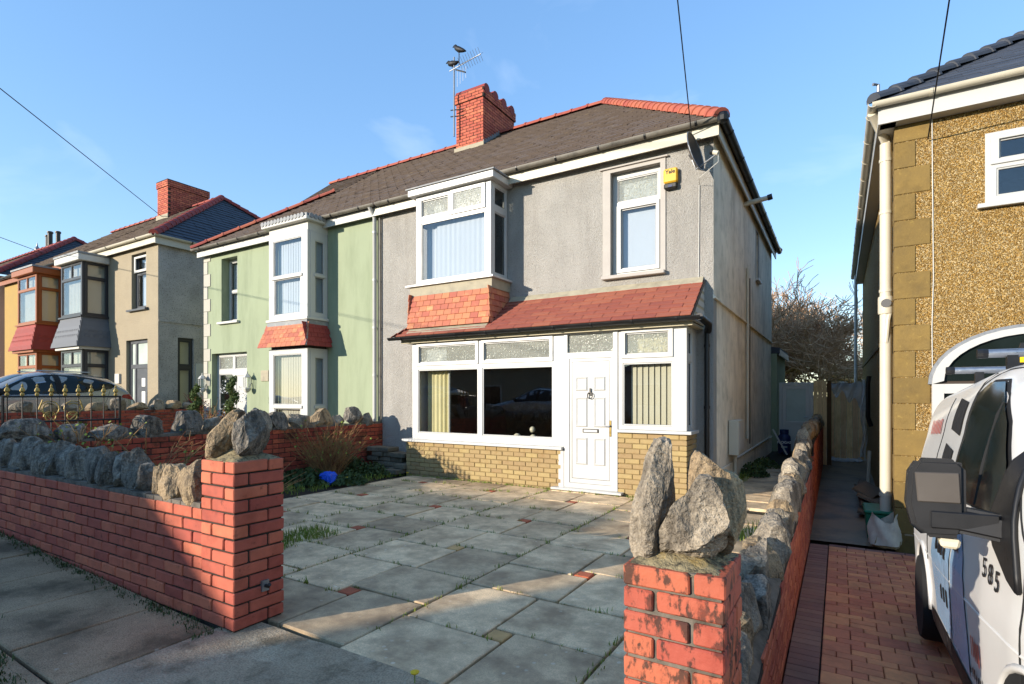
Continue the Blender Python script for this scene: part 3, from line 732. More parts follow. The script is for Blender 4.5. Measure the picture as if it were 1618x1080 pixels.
for k in range(n + 1):
    y = 2.22 + 7.75 * k / n; z = rwtop(y) + .0
    vs += [(-.60, y, -.03), (-.585, y, z + .02), (-.46, y, z + .07 + .03 * noise.noise(Vector((0, y * 4, 0)))), (-.372, y, z + .015 + .02 * noise.noise(Vector((3, y * 5, 0)))), (-.36, y, z - .03)]
for k in range(n):
    for j in range(4): a = k * 5 + j; fs.append((a, a + 1, a + 6, a + 5))
MB().add(vs, fs).build('mortar_bed', 'mortar', rw, smooth=True)
y = 2.55; i = 0
while y < 9.9:
    l = rng.uniform(.26, .46) ; hh = rng.uniform(.26, .36) if i not in (4,) else .40
    rock(rw, (-.49 + rng.uniform(-.03, .03), y + l / 2, max(rwtop(y), 0.02) + hh * .42), (.26, l * 1.1, hh * 1.15), ['rock', 'tan_rock', 'rock', 'blue_rock'][i % 4], (rng.uniform(-.25, .25), rng.uniform(-.25, .1), rng.uniform(-.4, .4)), sub=4, cuts=11, rough=.15)
    y += l * .97; i += 1
mp = pier('wall_pier', 'small red brick pier with a pale pointed stone halfway along the side wall', -.64, -.345, 10.0, 10.29, 7, z0=-.07, faces='frl')
rock(mp, (-.5, 10.14, .5 + .2), (.28, .28, .52), 'rock', (0, -.1, .3), sub=4, seed=51)
y = 10.4; i = 0
while y < 16.8:
    l = rng.uniform(.3, .5); rock(rw, (-.46, y + l / 2, .72 + .12), (.26, l * 1.05, .34), ['tan_rock', 'rock'][i % 2], (rng.uniform(-.2, .2), rng.uniform(-.2, .2), 0), sub=3); y += l; i += 1
# wall between the two forecourts
bw = thing('garden_wall', 'mossy red brick wall with rough stones between the two forecourts, behind the dead shrub', 'wall', (-8.3, 5.2, 0))
B(-8.41, -8.21, 2.23, 8.34, -.2, 11 * PH - .006).build('mortar_core', 'dark_mortar', bw)
brick_face(bw, (-8.2, 2.225, 0), Y_, X_, 6.115, 11, PH, PL, 'mossy_brick')
mbm = MB()
for k in range(60): y = 2.24 + 6.09 * k / 60; mbm.box(-8.405, -8.215, y, y + .1015, 11 * PH - .006, 11 * PH + rng.uniform(.02, .05))
mbm.build('mortar_bed', 'mortar', bw)
y = 2.3; i = 0
hs2 = [.3, .26, .22, .3, .36, .24, .28, .38, .3, .26, .34, .2, .36, .22, .3, .22, .34]
while y < 8.15:
    l = rng.uniform(.30, .50); hh = hs2[i % len(hs2)]
    rock(bw, (-8.31 + rng.uniform(-.03, .03), y + l / 2, 11 * PH + hh * .42), (.3, l * 1.05, hh * 1.15), ['blue_rock', 'rock', 'tan_rock', 'rock'][i % 4] if y > 4.5 else 'blue_rock', (rng.uniform(-.2, .2), rng.uniform(-.2, .2), rng.uniform(-.3, .3)), sub=4, cuts=10, rough=.14)
    y += l * rng.uniform(.95, 1.06); i += 1
# wall beyond the neighbour's forecourt, before the parked car
nw = thing('garden_wall', 'red brick wall with pale stones in front of the parked grey car', 'wall', (-15, 5.5, .4))
zb = 1.12 - 9 * .075
B(-15.12, -14.912, 2.2, 8.1, 0, 1.115).build('mortar_core', 'mortar', nw)
brick_face(nw, (-14.9, 2.4, zb), Y_, X_, 5.7, 9, .075, .225, 'mossy_brick')
y = 2.6
i = 0
while y < 7.9:
    l = rng.uniform(.28, .48); hh = rng.uniform(.18, .32)
    rock(nw, (-15.01, y + l / 2, 1.12 + hh * .4), (.3, l, hh * 1.15), ['rock', 'tan_rock'][i % 2], (rng.uniform(-.2, .2), rng.uniform(-.2, .2), 0), sub=3); y += l * rng.uniform(1, 1.2); i += 1
# ================================================================ ROOF HELPERS
def slates(parent, A, Bp, Cp, D, courses, w, m, name='slates', th=0.02, gap=0.006):
    """eaves A-B (left to right seen from outside), top edge Cp-D; single slates joined into one part, a deck below"""
    A, Bp, Cp, D = (Vector(p) for p in (A, Bp, Cp, D))
    nr = (Bp - A).cross((Cp - A) if (Cp - A).length > .1 else (D - A)).normalized()
    if nr.z < 0: nr = -nr
    mb = MB(); ux = (Bp - A).normalized()
    for i in range(courses):
        t0, t1 = i / courses, min(1, (i + 1.08) / courses)
        l0, r0 = A.lerp(Cp, t0), Bp.lerp(D, t0); l1, r1 = A.lerp(Cp, t1), Bp.lerp(D, t1)
        W = (r0 - l0).length; a = -(w * .5 if i % 2 else 0)
        up = (l1 - l0) - ux * (l1 - l0).dot(ux)
        aL = (l1 - l0).dot(ux); aR = (r1 - l0).dot(ux)
        while a < W:
            b = a + w; p, q = max(a, 0), min(b, W); a = b
            if q - p < .03: continue
            q -= gap; h0 = th * rng.uniform(.8, 1.5)
            e0 = l0 + ux * p; e1 = l0 + ux * q
            p1 = max(p, aL) if p < aL else p; q1 = min(q, aR)
            if q1 - p1 < .005: p1 = q1 = min(max((p + q) / 2, aL), aR)
            f0 = l0 + ux * p1 + up; f1 = l0 + ux * q1 + up
            dz = up * rng.uniform(-.004, .006)
            mb.add([e0 + nr * h0 - dz, e1 + nr * h0 - dz, f1 + nr * .002, f0 + nr * .002, e0 - nr * .004, e1 - nr * .004], [(0, 1, 2, 3), (4, 5, 1, 0)])
    o = mb.build(name, m, parent); o['kind'] = 'stuff'
    d = nr * -.015
    pts = [A + d, Bp + d, D + d, Cp + d]
    if (Cp - D).length < .01: pts = pts[:3]
    MB().poly(pts).build('roof_deck', 'room_dark', parent)
    return o
def ridge_mesh(L, r, m, key, lip=True, n=7):
    k = ('ridge', key, m, L, r)
    if k in CACHE: return CACHE[k]
    mb = MB(); secs = [(-L / 2, r), (L / 2 - .05, r * .97), (L / 2 - .045, r * 1.13), (L / 2, r * 1.13)] if lip else [(-L / 2, r * 1.06), (L / 2, r * .92)]
    vs = []; fs = []
    for (x, rr) in secs:
        for j in range(n + 1): a = math.pi * j / n; vs.append((x, math.cos(a) * rr, math.sin(a) * rr - r * .35))
    for i in range(len(secs) - 1):
        for j in range(n): q = i * (n + 1) + j; fs.append((q, q + n + 1, q + n + 2, q + 1))
    fs += [tuple(range(n + 1)), tuple(reversed(range((len(secs) - 1) * (n + 1), len(secs) * (n + 1))))]
    mb.add(vs, fs); me = bpy.data.meshes.new('ridge_tile'); me.from_pydata(mb.v, [], mb.f); me.materials.append(M[m]); CACHE[k] = me
    return me
def ridge(parent, p0, p1, m='terracotta', L=.45, r=.11, lip=True, tilt=0.0, name='ridge_tile'):
    p0, p1 = Vector(p0), Vector(p1); d = p1 - p0; n = max(1, round(d.length / L)); s_ = d.length / n
    me = ridge_mesh(round(s_ * (1.0 if lip else 1.12), 3), r, m, lip)
    ux = d.normalized(); uy = Z_.cross(ux).normalized(); uz = ux.cross(uy)
    rot = Matrix((ux, uy, uz)).transposed().to_euler()
    for i in range(n):
        o = link(name, me, parent, world=p0 + ux * s_ * (i + .5) + uz * (.012 + rng.uniform(0, .006))); o.rotation_euler = rot
        o.rotation_euler.rotate_axis('Y', tilt + rng.uniform(-.01, .01))
def chimney(parent, x0, x1, y0, y1, z0, z1, m='red_brick', ph=.078, pl=.225, side=1):
    ch = B(x0 + .008, x1 - .008, y0 + .008, y1 - .008, z0, z1 - .004).build('chimney', 'dark_mortar', parent)
    n = int((z1 - z0) / ph)
    nb = n - 3
    brick_face(ch, (x0, y0, z0), X_, -Y_, x1 - x0, nb, ph, pl, m)
    brick_face(ch, (x1, y0 + .103, z0), Y_, X_, y1 - y0 - .103, nb, ph, pl, m, first=[-.118, 0])
    e = .035
    B(x0 - e + .008, x1 + e - .008, y0 - e + .008, y1 + e - .008, z0 + nb * ph - .003, z1).build('oversail', 'dark_mortar', ch)
    brick_face(ch, (x0 - e, y0 - e, z0 + nb * ph), X_, -Y_, x1 - x0 + 2 * e, 3, ph, pl, m)
    brick_face(ch, (x1 + e, y0 - e + .103, z0 + nb * ph), Y_, X_, y1 - y0 + 2 * e - .103, 3, ph, pl, m, first=[-.118, 0])
    return ch
def gutter(parent, pts, m='gutter_grey', r=.055, brackets=.9, ends=True, hang=Vector((0, 1, 0)), bm='black_plastic'):
    g = half_gutter(pts, r).build('gutter', m, parent, smooth='auto')
    P = [Vector(p) for p in pts]
    for i in range(len(P) - 1):
        d = P[i + 1] - P[i]; n = int(d.length / brackets); u = d.normalized(); s_ = Z_.cross(u)
        for k in range(n):
            c = P[i] + d * ((k + .5) / n)
            half_gutter([c - u * .015, c + u * .015], r + .008, 8, .006).build('gutter_bracket', bm, g)
    return g
def downpipe(parent, pts, r=.034, m='upvc_cream', clips=None, axis=None):
    p = MB().tube(pts, r, 12).build('downpipe', m, parent, smooth='auto')
    if clips:
        for c in clips:
            MB().lathe([(r + .002, -.02), (r + .008, -.02), (r + .008, .02), (r + .002, .02)], c, 12).build('pipe_clip', m, p, smooth='auto')
    return p

# ================================================================ THE HOUSE
HL, HR, YF, YK, EZ = -8.3, -1.58, 8.35, 16.35, 5.40
hs_ = thing('semi_detached_house', 'grey roughcast semi detached house with long red tiled bay roof and white door', 'house', (-4.9, 8.35, 0))
MB().plate((0, YF, 0), X_, -Y_, HL, HR - .003, -.1, EZ, [(-6.74, -1.9, .1, 2.42), (-6.66, -5.24, 3.6, 5.15), (-3.17, -2.36, 3.40, 5.07)], .25).build('front_wall', 'roughcast', hs_)
MB().plate((HR, 0, 0), Y_, X_, YF + .003, YK, 2.93, EZ, [(13.1, 13.5, 4.1, 5.15)], .25).build('side_wall', 'side_render', hs_)
MB().plate((HR - .014, 0, 0), Y_, X_, YF + .003, YK, -.1, 2.93, [], .23).build('side_wall', 'side_render', hs_)
MB().prism([(HR - .01, YF - .004, 2.90), (HR + .028, YF - .004, 2.905), (HR + .028, YF - .004, 2.93), (HR - .01, YF - .004, 2.965)], (0, YK - YF, 0)).build('string_course', 'side_render', hs_)
B(HL, HR - .02, YK - .25, YK - .002, -.1, EZ - .01).build('back_wall', 'side_render', hs_)
B(HL + .002, HL + .12, YF + .26, YK - .26, -.1, EZ - .01).build('party_wall', 'room', hs_)
for z in (-.05, 2.62, 5.3): B(HL + .13, HR - .26, YF + .26, YK - .26, z, z + .1).build('floor', 'room_dark', hs_)
B(-3.9, -3.82, YF + .3, 12.4, .06, 2.6).build('inner_wall', 'room', hs_)
B(HL + .13, HR - .26, 12.4, 12.5, .06, 2.6).build('inner_wall', 'room', hs_)
B(HL + .13, HR - .26, 11.0, 11.1, 2.73, 5.28).build('inner_wall', 'room', hs_)
B(-4.4, -4.3, YF + .3, 11.0, 2.73, 5.28).build('inner_wall', 'room', hs_)
# side window, pipes, meter box
glazed(hs_, (HR - .06, 0, 0), Y_, X_, 13.1, 13.5, 4.1, 5.15, [(13.15, 13.45, 4.15, 5.1, 'glass_sky')], .05)
MB().plate((HR + .006, 0, 0), Y_, X_, 13.0, 13.6, 4.0, 5.22, [(13.1, 13.5, 4.1, 5.15)], .02).build('window_surround', 'smooth_render', hs_)
B(HR, HR + .07, 13.02, 13.58, 4.02, 4.07).build('window_sill', 'white_paint', hs_)
MB().tube([(HR + .03, 11.6, .62), (HR + .03, 11.6, 4.0)], .03, 10).build('pipe', 'upvc_cream', hs_, smooth='auto')
MB().tube([(HR + .03, 11.9, .5), (HR + .03, 11.9, 3.85)], .012, 6).build('pipe', 'black_plastic', hs_)
MB().tube([(HR + .02, 10.05, .36), (HR + .02, 16.1, .38)], .022, 8).build('pipe', 'upvc_cream', hs_, smooth='auto')
B(HR - .01, HR + .02, 8.5, 16.2, -.05, .33).build('plinth', 'side_render', hs_)
mbx = B(HR, HR + .16, 9.6, 10.15, .48, 1.06).build('meter_box', 'upvc_cream', hs_, bevel=.01)
B(HR + .161, HR + .166, 9.66, 10.1, .55, 1.02).build('door', 'white_paint', mbx)
MB().tube([(HR + .06, 9.9, .0), (HR + .06, 9.9, .48)], .03, 10).build('pipe', 'upvc_cream', hs_)
vp = MB().tube([(HR - .02, 11.3, 5.17), (HR + .42, 11.3, 5.22)], .045, 12).build('flue_pipe', 'upvc_cream', hs_, smooth='auto')
MB().tube([(HR + .42, 11.3, 5.22), (HR + .5, 11.3, 5.235)], .055, 12).build('cowl', 'black_plastic', vp)
# rear lean-to seen past the corner
B(-2.6, -1.45, 16.36, 18.9, -.3, 2.62).build('rear_wall', 'green_render', hs_)
MB().prism([(-1.38, 16.36, 2.62), (-1.38, 16.36, 2.78), (-2.6, 16.36, 2.95), (-2.6, 16.36, 2.62)], (0, 2.7, 0)).build('rear_roof', 'dark_slate', hs_)
B(-1.40, -1.36, 16.37, 19.05, 2.56, 2.72).build('fascia_board', 'white_paint', hs_)
# ---- main roof
AP = Vector((-4.8, 12.35, 8.5)); ez = 5.43; ye = 8.12; xe = -1.43; yb = 16.58
rf = slates(hs_, (HL, ye, ez), (xe, ye, ez), (HL, 12.35, 8.5), AP, 32, .27, 'slate', 'roof_slates')
slates(hs_, (xe, ye, ez), (xe, yb, ez), AP, AP, 32, .27, 'slate', 'roof_slates')
slates(hs_, (xe, yb, ez), (HL, yb, ez), AP, (HL, 12.35, 8.5), 14, .5, 'slate', 'roof_slates')
ridge(hs_, (HL, 12.35, 8.52), (AP.x, AP.y, 8.52))
ridge(hs_, (xe, ye, ez + .02), (AP.x, AP.y, 8.54), L=.26, r=.125, lip=False, tilt=.06, name='hip_tile')
ridge(hs_, (xe, yb, ez + .02), (AP.x, AP.y, 8.53), L=.3, r=.12, lip=False, tilt=.05, name='hip_tile')
B(HL, HR + .1, 8.2, 8.225, 5.22, 5.40).build('fascia_board', 'upvc_cream', hs_)
B(HL, HR + .1, 8.226, 8.349, 5.385, 5.405).build('soffit', 'upvc_cream', hs_)
B(HR + .075, HR + .1, 8.226, 16.5, 5.22, 5.40).build('fascia_board', 'upvc_cream', hs_)
B(HR + .001, HR + .074, 8.227, 16.5, 5.385, 5.405).build('soffit', 'upvc_cream', hs_)
gutter(hs_, [(HL + .12, 8.13, 5.44), (-1.40, 8.13, 5.44)], 'gutter_grey', .06, .75)
gutter(hs_, [(-1.41, 8.09, 5.43), (-1.41, 16.6, 5.43)], 'black_plastic', .062, 1.0)
MB().lathe([(.0, -.07), (.075, -.06), (.085, 0), (.075, .05)], (-1.41, 8.12, 5.42), 10).build('gutter_corner', 'black_plastic', hs_)
# ---- chimney
ch = chimney(hs_, -8.66, -7.80, 11.5, 13.05, 7.5, 9.38)
MB().prism([(-8.70, 11.47, 7.82), (-7.77, 11.47, 7.82), (-7.77, 11.47, 7.98), (-8.70, 11.47, 7.98)], (0, .03, 0)).build('flashing', 'lead_cream', ch)
st_ = MB()
for k in range(9):
    y = 11.5 + k * .1; z = 7.93 + (y - 11.5) * .73; st_.box(-7.80, -7.785, y, y + .1, z - .1, z + .05 + (.05 if k < 8 else 0))
st_.build('stepped_flashing', 'lead', ch)
for k in range(4):
    y = 11.62 + k * .42
    MB().tube([(-8.68, y, 9.38), (-7.76, y, 9.38)], .13, 12).build('cap_tile', 'dark_red_tile', ch)
# ---- ground floor bay
YB = 7.7
pl_l = B(-6.955, -3.75, YB + .012, 8.34, -.1, .615).build('plinth', 'buff_mortar', hs_)
brick_face(pl_l, (-6.97, YB, -.06), X_, -Y_, 3.22, 9, .075, .225, 'buff_brick', joint=.010)
brick_face(pl_l, (-6.97, YB + .103, -.06), Y_, -X_, .54, 9, .075, .225, 'buff_brick', joint=.010)
pl_r = B(-2.80, -1.825, YB + .012, 8.34, -.1, .925).build('plinth', 'buff_mortar', hs_)
brick_face(pl_r, (-2.81, YB, -.055), X_, -Y_, 1.0, 13, .075, .225, 'buff_brick', joint=.010)
brick_face(pl_r, (-1.81, YB + .103, -.055), Y_, X_, .5, 13, .075, .225, 'buff_brick', joint=.010)
B(-7.03, -3.71, 7.64, 8.345, .62, .665).build('window_sill', 'upvc', hs_, bevel=.006)
B(-2.815, -1.735, 7.64, 8.12, .93, .975).build('window_sill', 'upvc', hs_, bevel=.006)
O = (0, 7.715, 0)
wl_ = glazed(hs_, O, X_, -Y_, -6.83, -3.70, .666, 2.45, [(-6.66, -5.39, 2.075, 2.375, 'glass_pattern'), (-5.21, -3.95, 2.075, 2.375, 'glass_pattern'), (-6.69, -5.345, .79, 1.95), (-5.25, -3.90, .79, 1.95)], .07)
for (a, b) in ((-6.72, -5.33), (-5.27, -3.89)):
    MB().plate((0, 7.695, 0), X_, -Y_, a, b, 2.02, 2.425, [(a + .06, b - .06, 2.075, 2.375)], .02).build('casement', 'upvc', wl_, bevel=.005)
B(-6.83, -6.76, 7.79, 8.345, .666, 2.45).build('bay_cheek', 'upvc', hs_)
# door set
dfr = MB().plate((0, 7.70, 0), X_, -Y_, -3.695, -2.815, .045, 2.46, [(-3.635, -2.89, 2.14, 2.42), (-3.60, -2.91, .12, 2.045)], .08).build('door_frame', 'upvc', hs_, bevel=.004)
B(-3.632, -2.893, 7.735, 7.741, 2.143, 2.417).build('pane', 'glass_pattern', dfr)
B(-3.79, -3.70, 7.70, 7.75, .045, .615).build('door_post', 'upvc', hs_)
dr = B(-3.598, -2.912, 7.715, 7.76, .122, 2.043).build('door', 'upvc', hs_, bevel=.004)
MB().plate((0, 7.712, 0), X_, -Y_, -3.596, -2.914, .124, 2.041, [(-3.565, -2.945, .19, 2.0)], .004).build('door_leaf_edge', 'upvc', dr)
MB().plate((0, 7.7135, 0), X_, -Y_, -3.565, -2.945, .19, 2.0, [(-3.557, -2.953, .198, 1.992)], .002).build('door_gap', 'seal', dr)
def panel(u0, u1, z0, z1):
    y = 7.714; b = .018; d = .016
    vs = [(u0, y, z0), (u1, y, z0), (u1, y, z1), (u0, y, z1), (u0 + b, y - d, z0 + b), (u1 - b, y - d, z0 + b), (u1 - b, y - d, z1 - b), (u0 + b, y - d, z1 - b), (u0 + 2 * b, y - d * .35, z0 + 2 * b), (u1 - 2 * b, y - d * .35, z0 + 2 * b), (u1 - 2 * b, y - d * .35, z1 - 2 * b), (u0 + 2 * b, y - d * .35, z1 - 2 * b)]
    fs = [(i, (i + 1) % 4, (i + 1) % 4 + 4, i + 4) for i in range(4)] + [(i + 4, (i + 1) % 4 + 4, (i + 1) % 4 + 8, i + 8) for i in range(4)] + [(8, 9, 10, 11)]
    MB().add(vs, fs).build('door_panel', 'upvc', dr)
for (a, b) in ((-3.50, -3.30), (-3.20, -3.01)):
    for (c, d) in ((1.545, 1.765), (.99, 1.45), (.41, .83)): panel(a, b, c, d)
kn = MB().lathe([(.0, 0), (.03, .0), (.035, .015), (.02, .03), (0, .03)], (-3.25, 7.70, 1.50), 12, 'y').build('knocker', 'iron', dr)
MB().tube([(-3.25 + .042 * math.sin(a), 7.685, 1.475 - .05 * math.cos(a)) for a in [i * .5 - 2.6 for i in range(11)]], .008, 6).build('ring', 'iron', kn)
B(-3.262, -3.238, 7.69, 7.70, 1.53, 1.585).build('crown', 'iron', kn)
lb = B(-3.38, -3.12, 7.702, 7.714, .905, .965).build('letterbox', 'iron', dr, bevel=.004)
B(-3.36, -3.14, 7.699, 7.702, .915, .952).build('flap', 'galv', lb)
hd = B(-2.945, -2.915, 7.70, 7.712, .86, 1.10).build('handle_plate', 'brass', dr, bevel=.004)
MB().tube([(-2.93, 7.70, 1.02), (-2.93, 7.66, 1.02), (-3.04, 7.655, 1.02)], .009, 8).build('handle', 'steel', hd)
B(-3.87, -2.72, 7.58, 7.79, .012, .045).build('threshold', 'upvc', hs_, bevel=.004)
B(-3.8, -2.75, 7.70, 7.9, -.1, .012).build('step_base', 'buff_mortar', hs_)
# window right of the door and its return
wr_ = glazed(hs_, O, X_, -Y_, -2.81, -1.815, .976, 2.45, [(-2.70, -2.065, 2.075, 2.39, 'glass_pattern'), (-2.74, -2.015, 1.035, 1.95)], .07)
MB().plate((0, 7.695, 0), X_, -Y_, -2.765, -2.0, 2.02, 2.44, [(-2.70, -2.065, 2.075, 2.39)], .02).build('casement', 'upvc', wr_, bevel=.005)
glazed(hs_, (-1.82, 0, 0), Y_, X_, 7.79, 8.08, .976, 2.45, [(7.84, 8.03, 2.06, 2.38), (7.84, 8.03, 1.03, 1.95)], .06)
B(-1.95, -1.822, 8.081, 8.348, -.1, 2.45).build('bay_cheek', 'smooth_render', hs_)
B(-1.88, -1.83, 8.02, 8.08, -.1, .93).build('corner_trim', 'upvc', hs_)
# bay eaves and roof
B(-7.02, -1.72, 7.62, 7.65, 2.44, 2.545).build('fascia_board', 'cream_board', hs_)
B(-7.02, -1.72, 7.651, 8.345, 2.452, 2.48).build('soffit', 'cream_board', hs_)
e0 = Vector((-7.15, 7.53, 2.55)); sl = Vector((0, .82, .62)); nrm = Vector((0, -.62, .82)).normalized()
MB().prism([(-7.12, 7.56, 2.555), (-1.72, 7.56, 2.555), (-1.72, 8.345, 3.15), (-6.55, 8.345, 3.15)], (0, .008, -.012)).build('roof_deck', 'room_dark', hs_)
tile_run(hs_, e0, X_, sl, nrm, 5.44, 9, .1145, .33, 'red_tile', thick=.02, tilt=.10, lo=lambda i: .063 * i)
MB().poly([(-7.15, 7.55, 2.55), (-6.55, 8.345, 3.15), (-7.15, 8.345, 2.55)]).build('hip_slope', 'red_tile', hs_)
for k in range(8): 
    a = k / 8; c = Vector((-7.13 + .6 * a, 7.52 + .8 * a, 2.58 + .6 * a)); o = link('hip_tile', brick_mesh('hipt', .12, .16, .015, 'red_tile'), hs_, world=c); o.rotation_euler = (.6, -.3, -.4)
MB().prism([(-1.715, 7.58, 2.5), (-1.715, 8.345, 2.5), (-1.715, 8.345, 3.12)], (-.03, 0, 0)).build('gable_cheek', 'cream_board', hs_)
for k in range(5): B(-1.714, -1.708, 7.62 + .15 * k + .02, 8.345, 2.52 + .12 * k, 2.60 + .12 * k).build('cladding_board', 'white_paint', hs_)
MB().prism([(-1.70, 7.50, 2.53), (-1.70, 8.34, 3.165), (-1.70, 8.34, 3.19), (-1.70, 7.50, 2.56)], (.015, 0, 0)).build('verge_board', 'black_plastic', hs_)
MB().prism([(-5.05, 8.349, 3.12), (-5.05, 8.25, 3.13), (-5.05, 8.26, 3.15), (-5.05, 8.345, 3.24)], (3.33, 0, 0)).build('flashing', 'lead_cream', hs_)
gutter(hs_, [(-7.2, 7.49, 2.545), (-1.58, 7.49, 2.545)], 'black_plastic', .055, .62)
MB().tube([(-1.60, 7.49, 2.53), (-1.60, 8.1, 2.5), (-1.64, 8.28, 2.42)], .05, 10).build('gutter_end', 'black_plastic', hs_, smooth='auto')
downpipe(hs_, [(-1.66, 8.28, 2.45), (-1.66, 8.28, 0)], .036, 'black_plastic', [(-1.66, 8.28, z) for z in (2.2, 1.3, .4)])
# things behind the ground floor glass
drape(hs_, (0, 7.95, 0), X_, -Y_, -6.66, -6.12, .72, 2.42, wl=.095, name='curtain')
B(-6.12, -6.105, 7.9, 7.94, .72, 2.4).build('curtain_edge', 'white_paint', hs_)
rd = MB()
for k in range(12): rd.box(-4.25 + k * .032, -4.225 + k * .032, 8.9, 8.96, .75, 1.35)
rd.build('radiator', 'radiator', hs_)
blinds(hs_, (0, 7.86, 0), X_, -Y_, -2.62, -1.98, 1.0, 1.93, pitch=.088)
drape(hs_, (0, 7.84, 0), X_, -Y_, -6.66, -6.12, 2.0, 2.42, 'net', .006, .3)
B(-2.79, -2.02, 7.9, 7.905, 2.0, 2.42).build('net_curtain', 'curtain', hs_)
for (x, y, r_) in ((-4.72, 8.0, .075), (-4.42, 8.02, .07), (-4.45, 8.05, .05)):
    g = thing('glass_ball', {-4.72: 'round glass ornament on the left inside the large ground floor window', -4.42: 'round glass ornament on the right inside the large ground floor window', -4.45: 'smallest glass ornament resting above the right hand one in the window'}[x], 'ornament', (x, y, .7), group='glass ornaments in the window')
    MB().lathe([(0, 0), (r_ * .5, .0), (r_ * .9, r_ * .5), (r_, r_), (r_ * .8, r_ * 1.6), (r_ * .4, r_ * 1.95), (0, r_ * 2)], (x, y, .68 + (.17 if r_ < .06 else 0)), 12).build('ball', 'lamp_clear', g, smooth=True)
# ---- first floor oriel over the bay roof
B(-6.86, -5.12, 7.80, 8.345, 2.6, 3.5).build('oriel_base', 'buff_mortar', hs_)
tile_run(hs_, (-6.90, 7.665, 2.71), X_, (0, .10, .60), (0, -.6, .1), 1.82, 6, .103, .168, 'orange_tile', name='hanging_tile', tilt=.13, thick=.018, key='ht')
tile_run(hs_, (-5.085, 7.67, 2.71), Y_, (-.03, 0, .6), (.6, 0, .03), .68, 6, .103, .168, 'orange_tile', name='hanging_tile', tilt=.13, thick=.018, key='ht')
tile_run(hs_, (-6.895, 8.345, 2.71), -Y_, (.03, 0, .6), (-.6, 0, .03), .68, 6, .103, .168, 'orange_tile', name='hanging_tile', tilt=.13, thick=.018, key='ht')
B(-6.91, -5.075, 7.745, 8.345, 3.325, 3.495).build('lead_apron', 'lead_cream', hs_)
MB().prism([(-6.86, 7.62, 2.66), (-6.86, 7.58, 2.62), (-6.86, 7.68, 2.71)], (1.75, 0, 0)).build('flashing', 'lead_cream', hs_)
B(-6.99, -5.02, 7.69, 8.345, 3.496, 3.535).build('window_sill', 'upvc', hs_, bevel=.005)
of_ = glazed(hs_, (0, 7.8, 0), X_, -Y_, -6.81, -5.13, 3.536, 5.19, [(-6.67, -6.05, 4.80, 5.10, 'glass_pattern'), (-5.92, -5.31, 4.81, 5.10, 'glass_pattern'), (-6.69, -5.25, 3.61, 4.68, 'glass_sky')], .06)
vo = MB().plate((0, 7.775, 0), X_, -Y_, -5.99, -5.24, 4.73, 5.165, [(-5.92, -5.31, 4.80, 5.10)], .03).build('open_light', 'upvc', of_, bevel=.005)
B(-5.918, -5.312, 7.785, 7.79, 4.802, 5.098).build('pane', 'glass_pattern', vo)
MB().plate((0, 7.785, 0), X_, -Y_, -6.75, -6.0, 4.74, 5.16, [(-6.67, -6.05, 4.80, 5.10)], .02).build('casement', 'upvc', of_, bevel=.005)
for xx, nn in ((-5.13, X_), (-6.81, -X_)):
    glazed(hs_, (xx, 0, 0), Y_, nn, 7.862, 8.34, 3.536, 5.19, [(7.93, 8.28, 4.80, 5.12), (7.93, 8.28, 3.61, 4.68)], .06)
B(-6.93, -5.02, 7.70, 8.345, 5.192, 5.31).build('cornice', 'upvc', hs_, bevel=.008)
B(-6.96, -4.99, 7.67, 8.2, 5.312, 5.335).build('flat_roof', 'lead', hs_)
drape(hs_, (0, 7.94, 0), X_, -Y_, -6.42, -5.2, 3.56, 4.72, 'net', .004, .11, 'net_curtain')
drape(hs_, (0, 7.99, 0), X_, -Y_, -6.72, -6.3, 3.56, 5.1, 'net', .02, .1)
# ---- first floor window above the door
MB().plate((0, 8.332, 0), X_, -Y_, -3.30, -2.28, 3.37, 5.13, [(-3.17, -2.36, 3.40, 5.07)], .018).build('window_surround', 'smooth_render', hs_)
B(-3.34, -2.24, 8.30, 8.349, 5.131, 5.155).build('drip_mould', 'smooth_render', hs_)
B(-3.30, -2.28, 8.25, 8.44, 3.345, 3.40).build('window_sill', 'smooth_render', hs_, bevel=.006)
glazed(hs_, (0, 8.45, 0), X_, -Y_, -3.168, -2.362, 3.402, 5.068, [(-3.10, -2.425, 4.61, 4.98, 'glass_pattern'), (-3.03, -2.45, 3.52, 4.49, 'glass_sky')], .06)
MB().plate((0, 8.43, 0), X_, -Y_, -3.10, -2.40, 3.46, 4.55, [(-3.03, -2.45, 3.52, 4.49)], .02).build('casement', 'upvc', hs_, bevel=.005)
B(-3.15, -2.38, 8.56, 8.565, 3.45, 5.0).build('net_curtain', 'net', hs_)
# ================================================================ THE GREEN HOUSE NEXT DOOR
GL, GR = -14.85, -8.303
gh = thing('semi_detached_house', 'pale green rendered house with white two storey bay and white quoins', 'house', (-11.5, 8.35, .2))
MB().plate((0, YF, 0), X_, -Y_, GL + .004, GR, -.1, EZ, [(-14.05, -13.34, 3.42, 5.10), (-14.50, -12.93, .35, 2.60), (-11.15, -9.98, .4, 2.5), (-11.15, -9.98, 3.25, 5.0)], .28).build('front_wall', 'green_render', gh)
B(GL, GL + .25, YF + .003, YK, -.1, EZ).build('side_wall', 'green_render', gh)
B(GL + .26, GR, YK - .25, YK, -.1, EZ).build('back_wall', 'green_render', gh)
B(GR - .1, GR - .003, YF + .29, YK - .26, -.1, EZ - .01).build('party_wall', 'room', gh)
for z in (.2, 2.62, 5.3): B(GL + .26, GR - .11, YF + .3, YK - .26, z, z + .1).build('floor', 'room_dark', gh)
B(GL + .26, GR - .11, 11, 11.1, .3, 5.25).build('inner_wall', 'room', gh)
